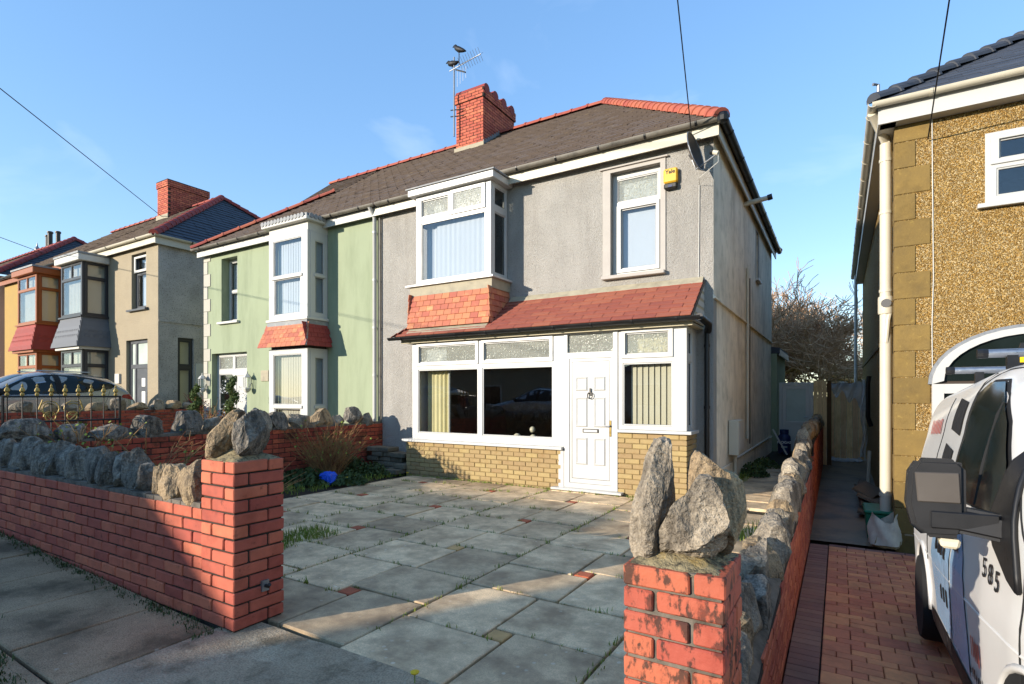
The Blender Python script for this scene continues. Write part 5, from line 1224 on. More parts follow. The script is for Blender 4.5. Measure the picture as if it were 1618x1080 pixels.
# ================================================================ VEHICLES
def interp(tab, x):
    if x <= tab[0][0]: return tab[0][1]
    for (a, b), (c, d) in zip(tab, tab[1:]):
        if x <= c: 
            t = (x - a) / (c - a); t = t * t * (3 - 2 * t) * .35 + t * .65
            return b + (d - b) * t
    return tab[-1][1]
class Body:
    """lofted car body along y (nose at 0): top(y), bottom(y), half width(y) and a section profile over height"""
    def __init__(s, L, top, bot, hw, prof, p=14): s.L, s.top, s.bot, s.hw, s.prof, s.p = L, top, bot, hw, prof, p
    def zs(s, y, t): b = interp(s.bot, y); return b + (interp(s.top, y) - b) * t
    def half(s, y, z):
        b, tp = interp(s.bot, y), interp(s.top, y); t = min(1, max(0, (z - b) / (tp - b)))
        return interp(s.hw, y) * interp(s.prof, z) * math.sqrt(max(0, 1 - t ** s.p))
    def pt(s, y, z, side=-1, out=0.0): return Vector((side * (s.half(y, z) + out), y, z))
    def mesh(s, ny=60, nt=26):
        ts = [0.0] + [1 - (1 - i / nt) ** 1.9 for i in range(1, nt)] + [1.0]; mb = MB(); ring = 2 * len(ts) - 1; vs = []; fs = []
        for i in range(ny + 1):
            y = s.L * (0.5 - 0.5 * math.cos(math.pi * i / ny)) if False else s.L * i / ny
            zz = [s.zs(y, t) for t in ts]
            row = [(-s.half(y, z), y, z) for z in zz] + [(s.half(y, z), y, z) for z in zz[-2::-1]]
            vs += row
        for i in range(ny):
            for j in range(ring - 1): a = i * ring + j; fs.append((a, a + 1, a + ring + 1, a + ring))
            fs.append((i * ring + ring - 1, i * ring, (i + 1) * ring, (i + 1) * ring + ring - 1))
        fs += [tuple(range(ring - 1, -1, -1)), tuple(range(ny * ring, (ny + 1) * ring))]
        return mb.add(vs, fs)
    def patch(s, poly, side=-1, out=.004, sub=8):
        """polygon in (y,z) laid on the side of the body, finely divided so that it follows the curve"""
        bm = bmesh.new(); f = bm.faces.new([bm.verts.new((0, y, z)) for y, z in poly]); bmesh.ops.triangulate(bm, faces=[f])
        for _ in range(5):
            es = [e for e in bm.edges if e.calc_length() > .05]
            if not es: break
            bmesh.ops.subdivide_edges(bm, edges=es, cuts=1)
        bmesh.ops.triangulate(bm, faces=bm.faces)
        mb = MB(); idx = {v: i for i, v in enumerate(bm.verts)}
        vs = [s.pt(v.co.y, v.co.z, side, out) for v in bm.verts]
        fs = []
        for f in bm.faces:
            q = [idx[v] for v in f.verts]; n = (vs[q[1]] - vs[q[0]]).cross(vs[q[2]] - vs[q[0]])
            fs.append(tuple(q) if n.x * side > 0 else tuple(q[::-1]))
        bm.free(); return mb.add(vs, fs)
    def line(s, pts, r=.004, side=-1, out=.002):
        P = []
        for (a, b), (c, d) in zip(pts, pts[1:]):
            n = max(2, int(math.hypot(c - a, d - b) / .06)); P += [s.pt(a + (c - a) * i / n, b + (d - b) * i / n, side, out) for i in range(n)]
        P.append(s.pt(*pts[-1], side, out)); return MB().tube(P, r, 5)
def wheel(parent, c, r, w, rim='steel'):
    wh = MB().lathe([(r * .62, -w / 2), (r * .94, -w / 2), (r, -w / 2 + .03), (r, w / 2 - .03), (r * .94, w / 2), (r * .62, w / 2)], c, 28, 'x').build('wheel', 'tyre', parent, smooth='auto')
    MB().lathe([(.0, -w / 2 + .03), (r * .2, -w / 2 + .01), (r * .55, -w / 2 + .03), (r * .64, -w / 2 + .005), (r * .64, w / 2 - .005), (r * .55, w / 2 - .03), (0, w / 2 - .03)], c, 20, 'x').build('rim', rim, wh, smooth='auto')
    return wh
# ---- the white van on the paved drive, nose to the street
van = thing('van', 'white van with roof bars and number 585 on its wing, on the paved drive', 'van', (1.515, 1.60, -.24), local=True)
van.rotation_euler = (-R(3.8), 0, -R(0.8))
vb = Body(4.97, [(0, 1.0), (.12, 1.12), (.45, 1.24), (.80, 1.36), (1.1, 1.56), (1.5, 1.82), (1.9, 2.03), (2.3, 2.12), (2.8, 2.15), (4.7, 2.13), (4.97, 2.06)], [(0, .3), (.5, .24), (4.5, .24), (4.97, .32)],
          [(0, .58), (.1, .68), (.35, .80), (.8, .905), (1.2, .96), (1.6, .985), (4.6, .985), (4.97, .94)],
          [(.2, .955), (.36, .985), (.55, .99), (.78, 1.0), (.88, 1.0), (1.0, .985), (1.25, .972), (1.45, .94), (1.7, .885), (2.0, .82), (2.15, .78)], 26)
vbody = vb.mesh(90, 34).build('body', 'van_white', van, smooth=True)
# lower black sill, arches, wheels
vb.patch([(1.45, .25), (3.4, .25), (3.4, .40), (1.45, .40)], out=.006).build('sill_trim', 'van_black', van)
for yy in (.98, 3.91):
    vb.patch([(yy + .41 * math.cos(a), max(.26, .34 + .41 * math.sin(a))) for a in [math.pi * i / 18 for i in range(19)]], out=.004).build('wheel_arch', 'black_rubber', van)
    vb.line([(yy + .425 * math.cos(a), max(.26, .34 + .425 * math.sin(a))) for a in [math.pi * i / 18 for i in range(19)]], .018, out=.0).build('arch_lip', 'van_white', van, smooth=True)
    for sd in (-1, 1): wheel(van, (sd * .90, yy, .335), .335, .22)
# side crease and door lines
vb.line([(.75, .80), (1.6, .80), (3.0, .74), (4.6, .74)], .010, out=-.004).build('body_crease', 'van_white', van, smooth=True)
DG = [(1.24, 1.30), (1.42, 1.52), (1.64, 1.70), (1.87, 1.84), (2.10, 1.93), (2.38, 1.95), (2.50, 1.90), (2.55, 1.27)]
vb.patch([(a + (a - 1.8) * .05, b + (b - 1.6) * .05) for a, b in DG], out=.002).build('window_surround', 'black_rubber', van, smooth=True)
vb.patch(DG, out=.016).build('side_window', 'car_glass', van, smooth=True)
vb.line([(1.80, 1.29), (1.82, 1.80)], .012, out=.008).build('quarter_bar', 'black_rubber', van)
for pts in ([(1.08, .42), (1.08, 1.2), (1.30, 1.52), (1.62, 1.80), (2.0, 2.0), (2.45, 2.03), (2.62, 1.95), (2.62, .55), (2.5, .36)], [(2.66, .36), (2.66, 2.03)], [(3.55, .7), (3.55, 1.93)]):
    vb.line(pts, .0045, out=.001).build('door_gap', 'black_rubber', van)
vb.line([(2.5, .98), (4.8, .98)], .012, out=.003).build('door_rail', 'van_black', van)
# dark slanted window lights on the sliding door
for (a, b) in ((2.80, 1.64), (2.86, 1.32)):
    vb.patch([(a, b), (a + .40, b + .05), (a + .40, b + .27), (a, b + .22)], out=.006).build('louvre_light', 'black_rubber', van)
# blue band and lettering
vb.patch([(1.9, .42), (2.42, .42), (2.42, 1.10), (2.15, 1.10), (1.98, .85)], out=.005).build('blue_panel', 'van_blue', van)
vb.patch([(2.48, .42), (3.1, .42), (3.3, .8), (3.1, 1.1), (2.48, 1.10)], out=.005).build('blue_panel', 'van_blue', van)
hdl = vb.patch([(2.20, .985), (2.34, .985), (2.34, 1.04), (2.20, 1.04)], out=.02).build('door_handle', 'van_black', van)
def on_van(s, y, z, size, m, out=.008, sx=.8, tilt=0.0, bold=.002):
    p = vb.pt(y, z, -1, out); dz = vb.pt(y, z + .05, -1, out) - vb.pt(y, z - .05, -1, out); dy = vb.pt(y - .05, z, -1, out) - vb.pt(y + .05, z, -1, out)
    ux, uy = dy.normalized(), dz.normalized(); uz = ux.cross(uy); uy = uz.cross(ux)
    o = text_obj(s, size, m, van, p, Matrix((ux, uy, uz)).transposed().to_euler(), sx=sx, bold=bold); return o
for i, c_ in enumerate('585'): on_van(c_, 1.54 - i * .09, 1.03 - .012 * i, .125, 'black_ink', sx=1.0, bold=.001)
def marks(y0, y1, z0, z1, n, m):
    # worn signwriting, too blurred in the picture to read: a row of slanted strokes
    o_ = MB()
    for i in range(n):
        y = y0 + (y1 - y0) * i / n; w = (y1 - y0) / n * .55; p = vb.patch([(y, z0 + .01 * (i % 2)), (y + w, z0), (y + w * 1.3, z1 - .015 * (i % 3)), (y + w * .3, z1)], out=.009); o_.add(p.v, p.f)
    return o_.build('signwriting', m, van)
marks(3.7, 4.3, 1.66, 1.78, 7, 'van_red'); marks(2.62, 3.1, .86, 1.0, 4, 'black_ink'); marks(2.56, 2.9, .58, .68, 3, 'black_ink'); marks(1.6, 1.82, .56, .66, 5, 'van_red'); marks(1.58, 1.86, .46, .51, 6, 'black_ink')
# mirror on its arm
def vloc(y, z, o): return vb.pt(y, z, -1, o)
base = vb.patch([(1.10, 1.03), (1.18, 1.06), (1.38, 1.16), (1.47, 1.26), (1.42, 1.36), (1.30, 1.64), (1.22, 1.42)], out=.022).build('mirror_base', 'van_black', van, smooth=True)
vb.line([(1.10, 1.03), (1.18, 1.06), (1.38, 1.16), (1.47, 1.26), (1.42, 1.36), (1.30, 1.64), (1.22, 1.42), (1.10, 1.03)], .012, out=.012).build('mirror_base_edge', 'van_black', van, smooth=True)
c0 = vloc(1.36, 1.26, .0)
MB().prism([c0 + Vector((.02, -.10, -.075)), c0 + Vector((.02, .08, -.075)), c0 + Vector((.02, .06, .035)), c0 + Vector((.02, -.08, .035))], (-.22, .02, .03)).build('mirror_arm', 'van_black', van, bevel=.02, smooth='auto', seg=3)
prof = [(-.335, .06), (-.325, .20), (-.29, .262), (-.15, .262), (-.125, .235), (-.125, .02), (-.14, -.075), (-.27, -.085), (-.315, -.04)]
MB().prism([c0 + Vector((x, -.07, z)) for x, z in prof], (0, .15, 0)).build('mirror_housing', 'van_black', van, bevel=.03, smooth='auto', seg=4)
MB().prism([c0 + Vector((x, -.078, z)) for x, z in ((-.305, .20), (-.15, .205), (-.145, .075), (-.295, .07))], (0, .012, 0)).build('mirror_cap', 'mirror_grey', van, bevel=.004)
MB().prism([c0 + Vector((x, -.082, z)) for x, z in ((-.25, .035), (-.02, .04), (-.02, -.03), (-.25, -.04))], (0, .014, 0)).build('mirror_trim', 'van_black', van, bevel=.005)
MB().prism([c0 + Vector((x, .081, z)) for x, z in ((-.31, .23), (-.15, .23), (-.15, -.04), (-.28, -.04))], (0, .004, 0)).build('mirror_face', 'steel', van)
MB().prism([c0 + Vector((x, -.055, z)) for x, z in ((-.22, -.084), (-.14, -.084), (-.15, -.125), (-.21, -.125))], (0, .09, 0)).build('indicator', 'lamp_clear', van, bevel=.01)
# windscreen, bonnet line, roof bars
mb = MB(); vs = []; fs = []; n1, n2 = 12, 14
for i in range(n1 + 1):
    y = .86 + .80 * i / n1
    for j in range(n2 + 1):
        x = (-.80 + .08 * i / n1) + (1.6 - .16 * i / n1) * j / n2
        lo_, hi_ = interp(vb.bot, y), interp(vb.top, y); a, b = lo_, hi_
        for _ in range(30):
            m_ = (a + b) / 2
            if vb.half(y, m_) > abs(x) : a = m_
            else: b = m_
        # walk from the top: surface height above x
        vs.append((x, y - .006, max(a, hi_ - .16) + .008))
for i in range(n1):
    for j in range(n2): a = i * (n2 + 1) + j; fs.append((a, a + 1, a + n2 + 2, a + n2 + 1))
mb.add(vs, fs).build('windscreen', 'car_glass', van, smooth=True)
for yy, wx in ((2.35, .62), (3.35, .68), (4.5, .72)):
    rb_ = MB().tube([(-wx, yy, 2.24), (wx, yy, 2.24)], .032, 10).build('roof_bar', 'steel', van, smooth='auto')
    for sx in (-.52, .52):
        B(sx - .03, sx + .03, yy - .025, yy + .025, 2.1, 2.26).build('bar_foot', 'black_plastic', rb_)
    MB().prism([(-.30, yy, 2.26), (-.18, yy, 2.26), (-.15, yy, 2.47), (-.24, yy, 2.47)], (0, .03, 0)).build('load_stop', 'black_plastic', rb_)
    B(-.25, -.21, yy - .006, yy - .001, 2.3, 2.35).build('strap', 'yellow', rb_)
    for sx in (-wx, wx): MB().lathe([(.034, -.03), (.036, 0), (.034, .03)], (sx, yy, 2.24), 10, 'x').build('end_cap', 'black_plastic', rb_)
B(-.7, .7, -.04, .02, .45, .8).build('bumper', 'van_black', van, bevel=.03)

# ---- the grey car on the neighbour's drive, nose to the street, seen from its side
def make_car(name, label, loc, rz, paint, paint2=None, group=None):
    t = thing(name, label, 'car', loc, rz=rz, local=True, group=group)
    b = Body(4.45, [(0, .62), (.1, .80), (.5, .95), (1.15, 1.05), (1.5, 1.22), (2.05, 1.49), (2.5, 1.58), (3.2, 1.57), (3.8, 1.47), (4.15, 1.25), (4.35, .98), (4.45, .80)], [(0, .30), (.4, .22), (4.0, .22), (4.45, .36)],
             [(0, .62), (.15, .76), (.5, .87), (1.0, .915), (3.6, .915), (4.2, .85), (4.45, .70)],
             [(.2, .94), (.4, .985), (.6, 1.0), (.8, .985), (.95, .97), (1.05, .93), (1.3, .84), (1.58, .72)], 16)
    b.mesh(70, 26).build('body', paint, t, smooth=True)
    W = [(1.42, 1.0), (1.75, 1.22), (2.1, 1.41), (2.5, 1.49), (3.1, 1.47), (3.6, 1.38), (3.93, 1.24), (3.8, 1.16), (3.2, 1.05), (2.4, 1.01)]
    for sd in (-1, 1):
        b.patch([(2.6 + (y - 2.6) * 1.035, 1.23 + (z - 1.23) * 1.09) for y, z in W], sd, .008).build('chrome_trim', 'steel', t)
        b.patch(W, sd, .020).build('side_window', 'car_glass', t, smooth=True)
        b.patch([(2.62, 1.02), (2.74, 1.02), (2.72, 1.49), (2.60, 1.5)], sd, .026).build('door_pillar', 'black_rubber', t)
        b.line([(1.3, .35), (1.3, .98), (1.42, 1.02)], .004, sd).build('door_gap', 'black_rubber', t)
        b.line([(2.66, .35), (2.66, 1.02)], .004, sd).build('door_gap', 'black_rubber', t); b.line([(3.6, .72), (3.75, 1.1)], .004, sd).build('door_gap', 'black_rubber', t)
        b.line([(.9, .86), (2.5, .88), (4.1, .93)], .008, sd, -.003).build('body_crease', paint, t)
        for yy in (.86, 3.5):
            b.patch([(yy + .37 * math.cos(a), max(.235, .32 + .37 * math.sin(a))) for a in [math.pi * i / 16 for i in range(17)]], sd, .004).build('wheel_arch', 'black_rubber', t)
            wheel(t, (sd * .82, yy, .325), .325, .2)
        m_ = b.pt(1.55, 1.06, sd, .10)
        MB().lathe([(0, -.1), (.07, -.08), (.085, 0), (.07, .08), (0, .1)], tuple(m_), 10, 'x').build('mirror', 'black_rubber', t, smooth=True)
        b.patch([(4.0, .93), (4.3, .86), (4.38, .92), (4.27, 1.02), (4.05, 1.0)], sd, .012).build('tail_light', 'tail_red', t)
        b.patch([(1.35, .25), (3.1, .25), (3.1, .36), (1.35, .36)], sd, .006).build('sill_trim', 'black_rubber', t)
        MB().tube([(sd * .58, 2.3, 1.58), (sd * .58, 3.4, 1.57)], .014, 6).build('roof_rail', 'steel', t)
    # front and rear screens follow the roof profile
    for nm, ya, yb_ in (('windscreen', 1.36, 2.1), ('rear_screen', 3.78, 4.2)):
        vs = []; fs = []
        for i in range(9):
            y = ya + (yb_ - ya) * i / 8
            for j in range(9):
                hw = b.half(y, interp(b.top, y) - .05) * .86; x = -hw + 2 * hw * j / 8
                z = interp(b.top, y); lo_, hi_ = z - .2, z
                for _ in range(22):
                    mm = (lo_ + hi_) / 2
                    if b.half(y, mm) > abs(x): lo_ = mm
                    else: hi_ = mm
                vs.append((x, y, lo_ + .008))
        for i in range(8):
            for j in range(8): a = i * 9 + j; fs.append((a, a + 1, a + 10, a + 9))
        MB().add(vs, fs).build(nm, 'car_glass', t, smooth=True)
    for sd in (-1, 1): B(sd * .45 - .12, sd * .45 + .12, .05, .12, .66, .78).build('headlight', 'lamp_clear', t, bevel=.02)
    B(-.3, .3, 4.44, 4.46, .62, .74).build('number_plate', 'yellow', t)
    return t
make_car('car', 'dark grey crossover car parked behind the far brick wall, tail towards the house', (-17.12, 2.95, .50), 0, 'car_paint')
# parked cars across the road, seen only in the window glass
make_car('car', 'silver blue car parked across the road, mirrored in the window', (-14.0, -6.3, .22), R(-90), 'car_paint_silver', group='cars across the road')
make_car('car', 'blue car parked across the road beside the silver one', (-20.5, -6.3, .42), R(-90), 'car_paint_blue', group='cars across the road')
# ---- unseen bungalows across the road; white one's roof and chimney shaped to shade pavement
def bungalow(label, x0, x1, y0, y1, ze, zr, wall, chim=None, g=None):
    t = thing('bungalow', label, 'bungalow', ((x0 + x1) / 2, y1, 0), group=g)
    B(x0, x1, y0, y1, -.2, ze).build('walls', wall, t)
    xm = (y1 - y0) / 2; ym = (y0 + y1) / 2; o = .3
    P = [(x0 - o, y0 - o, ze), (x1 + o, y0 - o, ze), (x1 + o, y1 + o, ze), (x0 - o, y1 + o, ze), (x0 + xm * .9, ym, zr), (x1 - xm * .9, ym, zr)]
    MB().add(P, [(0, 1, 5, 4), (1, 2, 5), (2, 3, 4, 5), (3, 0, 4), (3, 2, 1, 0)]).build('roof', 'slate', t)
    for a in (.2, .7):
        x = x0 + (x1 - x0) * a; f = MB().plate((0, y1 + .03, 0), X_, Y_, x - .8, x + .8, .9, 2.1, [(x - .72, x + .72, .98, 2.02)], .05).build('window', 'upvc', t); B(x - .72, x + .72, y1 + .002, y1 + .01, .98, 2.02).build('pane', 'car_glass', f)
    x = x0 + (x1 - x0) * .46; B(x - .45, x + .45, y1, y1 + .05, 0, 2.05).build('door', 'white_paint', t)
    if chim: B(*chim).build('chimney', 'red_brick', t)
    return t
bungalow('unseen white bungalow across the road, slate roof and chimney shaped to cast shade', -30.5, -12.3, -19, -11.5, 3.1, 6.2, 'cream_render', (-13.3, -12.1, -15.6, -14.7, 3.0, 5.75), g='bungalows across the road')
bungalow('grey bungalow across the road opposite the gateway', -10.0, -1.5, -18.5, -11.5, 2.7, 4.3, 'roughcast', g='bungalows across the road')
bungalow('small bungalow across the road behind the van', 0.5, 12, -18.5, -11.5, 2.6, 4.4, 'roughcast', g='bungalows across the road')
# ================================================================ SMALL THINGS ON AND AROUND THE HOUSES
# TV aerial and the two birds on it
ax, ay = -8.62, 11.36
ta = thing('tv_aerial', 'tall television aerial strapped to the chimney', 'aerial', (ax, ay, 8.2))
MB().tube([(ax, ay, 8.25), (ax, ay, 10.32)], .02, 8).build('mast', 'galv', ta)
for z in (8.78, 8.95): MB().tube([(ax - .1, ay - .02, z), (ax + .25, ay + .1, z)], .014, 6).build('bracket', 'iron', ta)
bm_ = MB().tube([(ax - .15, ay, 10.0), (ax + .95, ay - .15, 10.02)], .012, 6).build('boom', 'galv', ta)
for i in range(9):
    x = ax + .25 + i * .085; y = ay - .06 - i * .011
    MB().tube([(x, y - .12, 10.02 + .11), (x, y + .12, 10.02 - .11)], .005, 4).build('element', 'galv', bm_); MB().tube([(x, y - .12, 10.02 - .11), (x, y + .12, 10.02 + .11)], .005, 4).build('element', 'galv', bm_)
MB().tube([(ax + .05, ay, 9.98), (ax + .4, ay - .05, 9.78)], .018, 6).build('strut', 'iron', ta)
for i in range(4): MB().tube([(ax + .12 + i * .09, ay - .02, 9.95), (ax + .12 + i * .09, ay - .02, 9.5 + .05 * i)], .004, 4).build('element', 'galv', ta)
MB().tube([(ax + .16, ay, 10.0), (ax + .16, ay, 10.35)], .012, 6).build('element', 'iron', ta)
def bird(label, c, d, lean):
    t = thing('bird', label, 'bird', c, group='birds on the aerial'); c = Vector(c)
    u = Vector((d, 0, 0)); pts = [c - u * .22 + Z_ * (.08 - lean * .12), c - u * .12 + Z_ * (.09 - lean * .05), c + Z_ * .12, c + u * .09 + Z_ * (.16 + lean * .05), c + u * .12 + Z_ * (.21 + lean * .06), c + u * .16 + Z_ * (.215 + lean * .06), c + u * .21 + Z_ * (.20 + lean * .06)]
    MB().tube(pts, [.015, .05, .075, .06, .045, .025, .004], 10).build('body', 'bird', t, smooth=True)
    for s in (-.02, .02): MB().tube([c + Vector((0, s, .06)), c + Vector((0, s, 0))], .006, 4).build('leg', 'bird', t)
bird('black bird perched on the left of the television aerial', (ax - .06, ay, 10.05), -1, -.3)
bird('black bird perched upright on top of the aerial', (ax + .16, ay, 10.35), -1, .6)
# satellite dish
sd = thing('satellite_dish', 'rusty brown satellite dish by the corner of the house', 'satellite dish', (-1.72, 8.3, 4.75))
mb = MB(); vs = []; fs = []; n, m_ = 20, 6; c = Vector((-1.84, 8.05, 4.97)); ax_ = Vector((.95, -.16, .24)).normalized(); u_ = ax_.cross(Z_).normalized(); v_ = u_.cross(ax_)
for i in range(m_ + 1):
    r_ = i / m_
    for j in range(n): a = 2 * math.pi * j / n; vs.append(c + (u_ * math.cos(a) * .25 + v_ * math.sin(a) * .29) * r_ + ax_ * (.075 * r_ * r_))
for i in range(m_):
    for j in range(n): fs.append((i * n + j, i * n + (j + 1) % n, (i + 1) * n + (j + 1) % n, (i + 1) * n + j))
MB().add(vs, fs).build('reflector', 'dish', sd, smooth=True)
MB().tube([vs[-n + j] for j in range(n)] + [vs[-n]], .008, 5).build('rim', 'galv', sd)
arm0 = c - v_ * .26 + ax_ * .02; lnb = c - v_ * .20 + ax_ * .36
MB().tube([c - v_ * .1, arm0, lnb], .013, 6).build('arm', 'galv', sd)
MB().tube([lnb + v_ * .0, lnb + v_ * .05 - ax_ * .06], .032, 10).build('receiver', 'upvc_cream', sd); MB().tube([lnb + v_ * .05 - ax_ * .06, lnb + v_ * .07 - ax_ * .09], .036, 10).build('receiver_cap', 'black_plastic', sd)
MB().tube([(-1.80, 8.34, 4.86), (-1.80, 8.15, 4.86), c - ax_ * .02], .02, 8).build('wall_bracket', 'galv', sd)
MB().tube([lnb, lnb - Z_ * .12, (-1.72, 8.1, 4.62), (-1.78, 8.33, 4.6), (-1.79, 8.335, 3.2)], .005, 5).build('cable', 'white_paint', sd)
# alarm box
al = thing('alarm_box', 'yellow and black alarm box with lettering beside the upper window', 'alarm', (-2.19, 8.3, 4.6))
B(-2.295, -2.085, 8.26, 8.348, 4.70, 4.92).build('cover', 'alarm_yellow', al, bevel=.02)
B(-2.29, -2.09, 8.262, 8.348, 4.61, 4.70).build('base', 'alarm_black', al, bevel=.02)
B(-2.22, -2.16, 8.255, 8.261, 4.63, 4.66).build('strobe', 'cylinder_blue', al)
text_obj('Yale', .085, 'black_ink', al, (-2.19, 8.257, 4.86), (R(90), 0, 0), bold=.002)
# overhead wires
def wire(label, pts, r=.008, sag=.0):
    P = []; a, b = Vector(pts[0]), Vector(pts[1])
    for i in range(25): t = i / 24; P.append(a.lerp(b, t) - Z_ * sag * 4 * t * (1 - t))
    o = MB().tube(P, r, 5).build('overhead_wire', 'wire', None); tag(o, label, 'wire', 'overhead wires')
wire('thin wire running up into the sky from the house corner', [(-1.72, 8.24, 5.42), (-.2, .9, 5.2)], .007, .0) if False else None
wire('thin dark wire rising from the corner of the roughcast house', [(-1.86, 8.2, 5.30), (.35, -8.0, 12.6)], .008)
wire('thin dark wire rising from the corner of the pebbledashed house', [(.98, 8.76, 4.78), (.62, -6.0, 9.4)], .008)
wire('wire sloping down to the chimney of the cream house', [(-23.0, 11.3, 8.55), (-8.0, -4.0, 8.4)], .012)
wire('lower wire sloping down to the yellow house roof', [(-24.6, 8.1, 6.6), (-10.5, -3.0, 5.2)], .010)
# ---------------------------------------------------------------- end of the passages
wd = thing('back_door', 'white half glazed door closing the side path behind the house', 'door', (-.96, 16.1, 0))
MB().plate((0, 16.05, 0), X_, -Y_, -1.37, -.575, .02, 1.82, [(-1.30, -.65, .06, 1.75)], .07).build('door_frame', 'upvc', wd, bevel=.004)
lf = MB().plate((0, 16.07, 0), X_, -Y_, -1.298, -.652, .062, 1.748, [(-1.20, -.75, .80, 1.65)], .05).build('door_leaf', 'upvc', wd, bevel=.004)
B(-1.20, -.75, 16.09, 16.1, .80, 1.65).build('pane', 'frosted', lf); B(-1.25, -.70, 16.055, 16.069, .72, .76).build('rail', 'upvc', lf)
MB().tube([(-.70, 16.06, .92), (-.70, 16.02, .92), (-.80, 16.02, .92)], .01, 6).build('handle', 'steel', lf)
fp = thing('fence_panel', 'narrow board fence beside the white back door', 'fence', (-.45, 16.1, 0))
for i in range(3): B(-.57 + i * .1, -.475 + i * .1, 16.08, 16.1 + .02 * (i % 2), -.3, 1.86 + rng.uniform(-.01, .02)).build('board', 'wood', fp)
B(-.27, -.17, 16.1, 16.2, -.35, 1.86).build('post', 'post_wood', fp)
wg = thing('wooden_gate', 'tall boarded wooden gate with torn polythene at the end of the passage', 'gate', (.1, 17.3, -.28))
for i in range(6): B(-.235 + i * .136, -.105 + i * .136, 17.3, 17.322, -.24, 1.80 + rng.uniform(-.01, .01)).build('board', 'wood', wg)
B(-.25, .6, 17.276, 17.299, 1.72, 1.82).build('top_rail', 'post_wood', wg); B(-.25, .6, 17.325, 17.36, .0, .1).build('rail', 'wood', wg); B(-.26, -.21, 17.27, 17.299, -.25, 1.719).build('stile', 'post_wood', wg)
def sheet(name, label, grid, m, th=0):
    """cloth from a function of (s,t)"""
    vs = []; fs = []; n1, n2 = 22, 22
    for i in range(n1 + 1):
        for j in range(n2 + 1): vs.append(grid(i / n1, j / n2))
    for i in range(n1):
        for j in range(n2): a = i * (n2 + 1) + j; fs.append((a, a + 1, a + n2 + 2, a + n2 + 1))
    o = MB().add(vs, fs).build(name, m, None, smooth=True); tag(o, label, 'sheet'); return o
sheet('polythene_sheet', 'torn clear polythene hanging over the top of the wooden gate', lambda s, t: (-.2 + .8 * s, 17.24 + .02 * math.sin(s * 25 + t * 6), 1.83 - t * (.18 + .5 * s * s + .2 * math.sin(s * 9) ** 2) - .03 * math.sin(s * 14)), 'poly')
sheet('polythene_sheet', 'crumpled polythene strip hanging beside the wooden gate', lambda s, t: (.50 + .12 * s + .03 * math.sin(t * 11), 17.1 + .04 * math.sin(s * 8 + t * 9), 1.9 - 2.05 * t), 'poly')
sheet('polythene_sheet', 'crumpled polythene lying at the foot of the wooden gate', lambda s, t: (-.22 + .75 * s, 16.75 + .5 * t, -.27 + .10 * abs(noise.noise(Vector((s * 6, t * 4, 3)))) + .12 * max(0, t - .7)), 'poly')
gc = thing('gas_cylinder', 'dark blue gas cylinder with white lettering by the back door', 'gas cylinder', (-1.19, 15.3, 0))
MB().lathe([(.12, .0), (.14, .02), (.15, .06), (.15, .40), (.14, .45), (.10, .50), (.09, .52)], (-1.19, 15.3, 0), 20).build('body', 'cylinder_blue', gc, smooth='auto')
MB().lathe([(.09, .52), (.105, .53), (.105, .62), (.09, .62)], (-1.19, 15.3, 0), 16).build('collar', 'cylinder_blue', gc, smooth='auto')
text_obj('FLOGAS', .085, 'white_ink', gc, (-1.18, 15.145, .30), (R(90), 0, R(8)), bold=.002); B(-1.25, -1.11, 15.146, 15.149, .17, .21).build('label_strip', 'frosted', gc)
pk = MB().prism([(-1.45, 15.1, .62), (-1.45, 15.16, .62), (-1.12, 15.06, .0), (-1.12, 15.0, .0)], (.03, .0, .015)).build('plank', 'white_paint', None); tag(pk, 'white painted plank leaning against the side of the house', 'plank')
# right of the passage: recycling box, sack, timber
gb = thing('recycling_box', 'green plastic recycling box with lid under the downpipe', 'box', (.50, 9.35, -.53))
P = [(.34, 9.05), (.62, 9.05), (.62, 9.6), (.34, 9.6)]; P2 = [(.31, 9.02), (.64, 9.02), (.64, 9.63), (.31, 9.63)]
MB().add([(x, y, -.53) for x, y in P] + [(x, y, -.17) for x, y in P2], [(3, 2, 1, 0), (0, 1, 5, 4), (1, 2, 6, 5), (2, 3, 7, 6), (3, 0, 4, 7), (4, 5, 6, 7)]).build('tub', 'box_green', gb, bevel=.012)
B(.295, .65, 9.0, 9.65, -.168, -.12).build('lid', 'box_green', gb, bevel=.015)
sk = thing('sack', 'torn pale sack of gravel slumped in front of the green box', 'sack', (.52, 8.82, -.53))
me = rock_mesh(.36, .36, .30, 'sack_gravel', 77, 4, 5, .08); o = link('gravel', me, sk, world=(.53, 8.80, -.41))
vs = []; fs = []
for i in range(17):
    for j in range(7):
        a = -2.9 + 4.6 * i / 16; t = j / 6; r_ = .20 - .05 * t + .02 * math.sin(a * 5 + t * 7)
        vs.append((.53 + r_ * math.cos(a) - .02, 8.80 + r_ * math.sin(a), -.50 + .36 * t + .07 * math.sin(a * 2 + 1) * t))
for i in range(16):
    for j in range(6): a = i * 7 + j; fs.append((a, a + 7, a + 8, a + 1))
MB().add(vs, fs).build('bag', 'sack', sk, smooth=True)
for i in range(7):
    y0 = 10.6 + i * .22
    o = MB().box(-.16, .16, -.5, .5, -.02, .02).build('timber_offcut', 'old_wood', None); o.location = (.44, y0 + .2, -.42 + .075 * (i % 4)); o.rotation_euler = (rng.uniform(-.1, .1), rng.uniform(.25, .6), rng.uniform(-.25, .25))
    tag(o, ['topmost', 'second', 'third', 'fourth', 'fifth', 'sixth', 'lowest'][6 - i] + ' weathered board in the loose pile against the pebbledash wall', 'board', 'boards stacked along the passage')
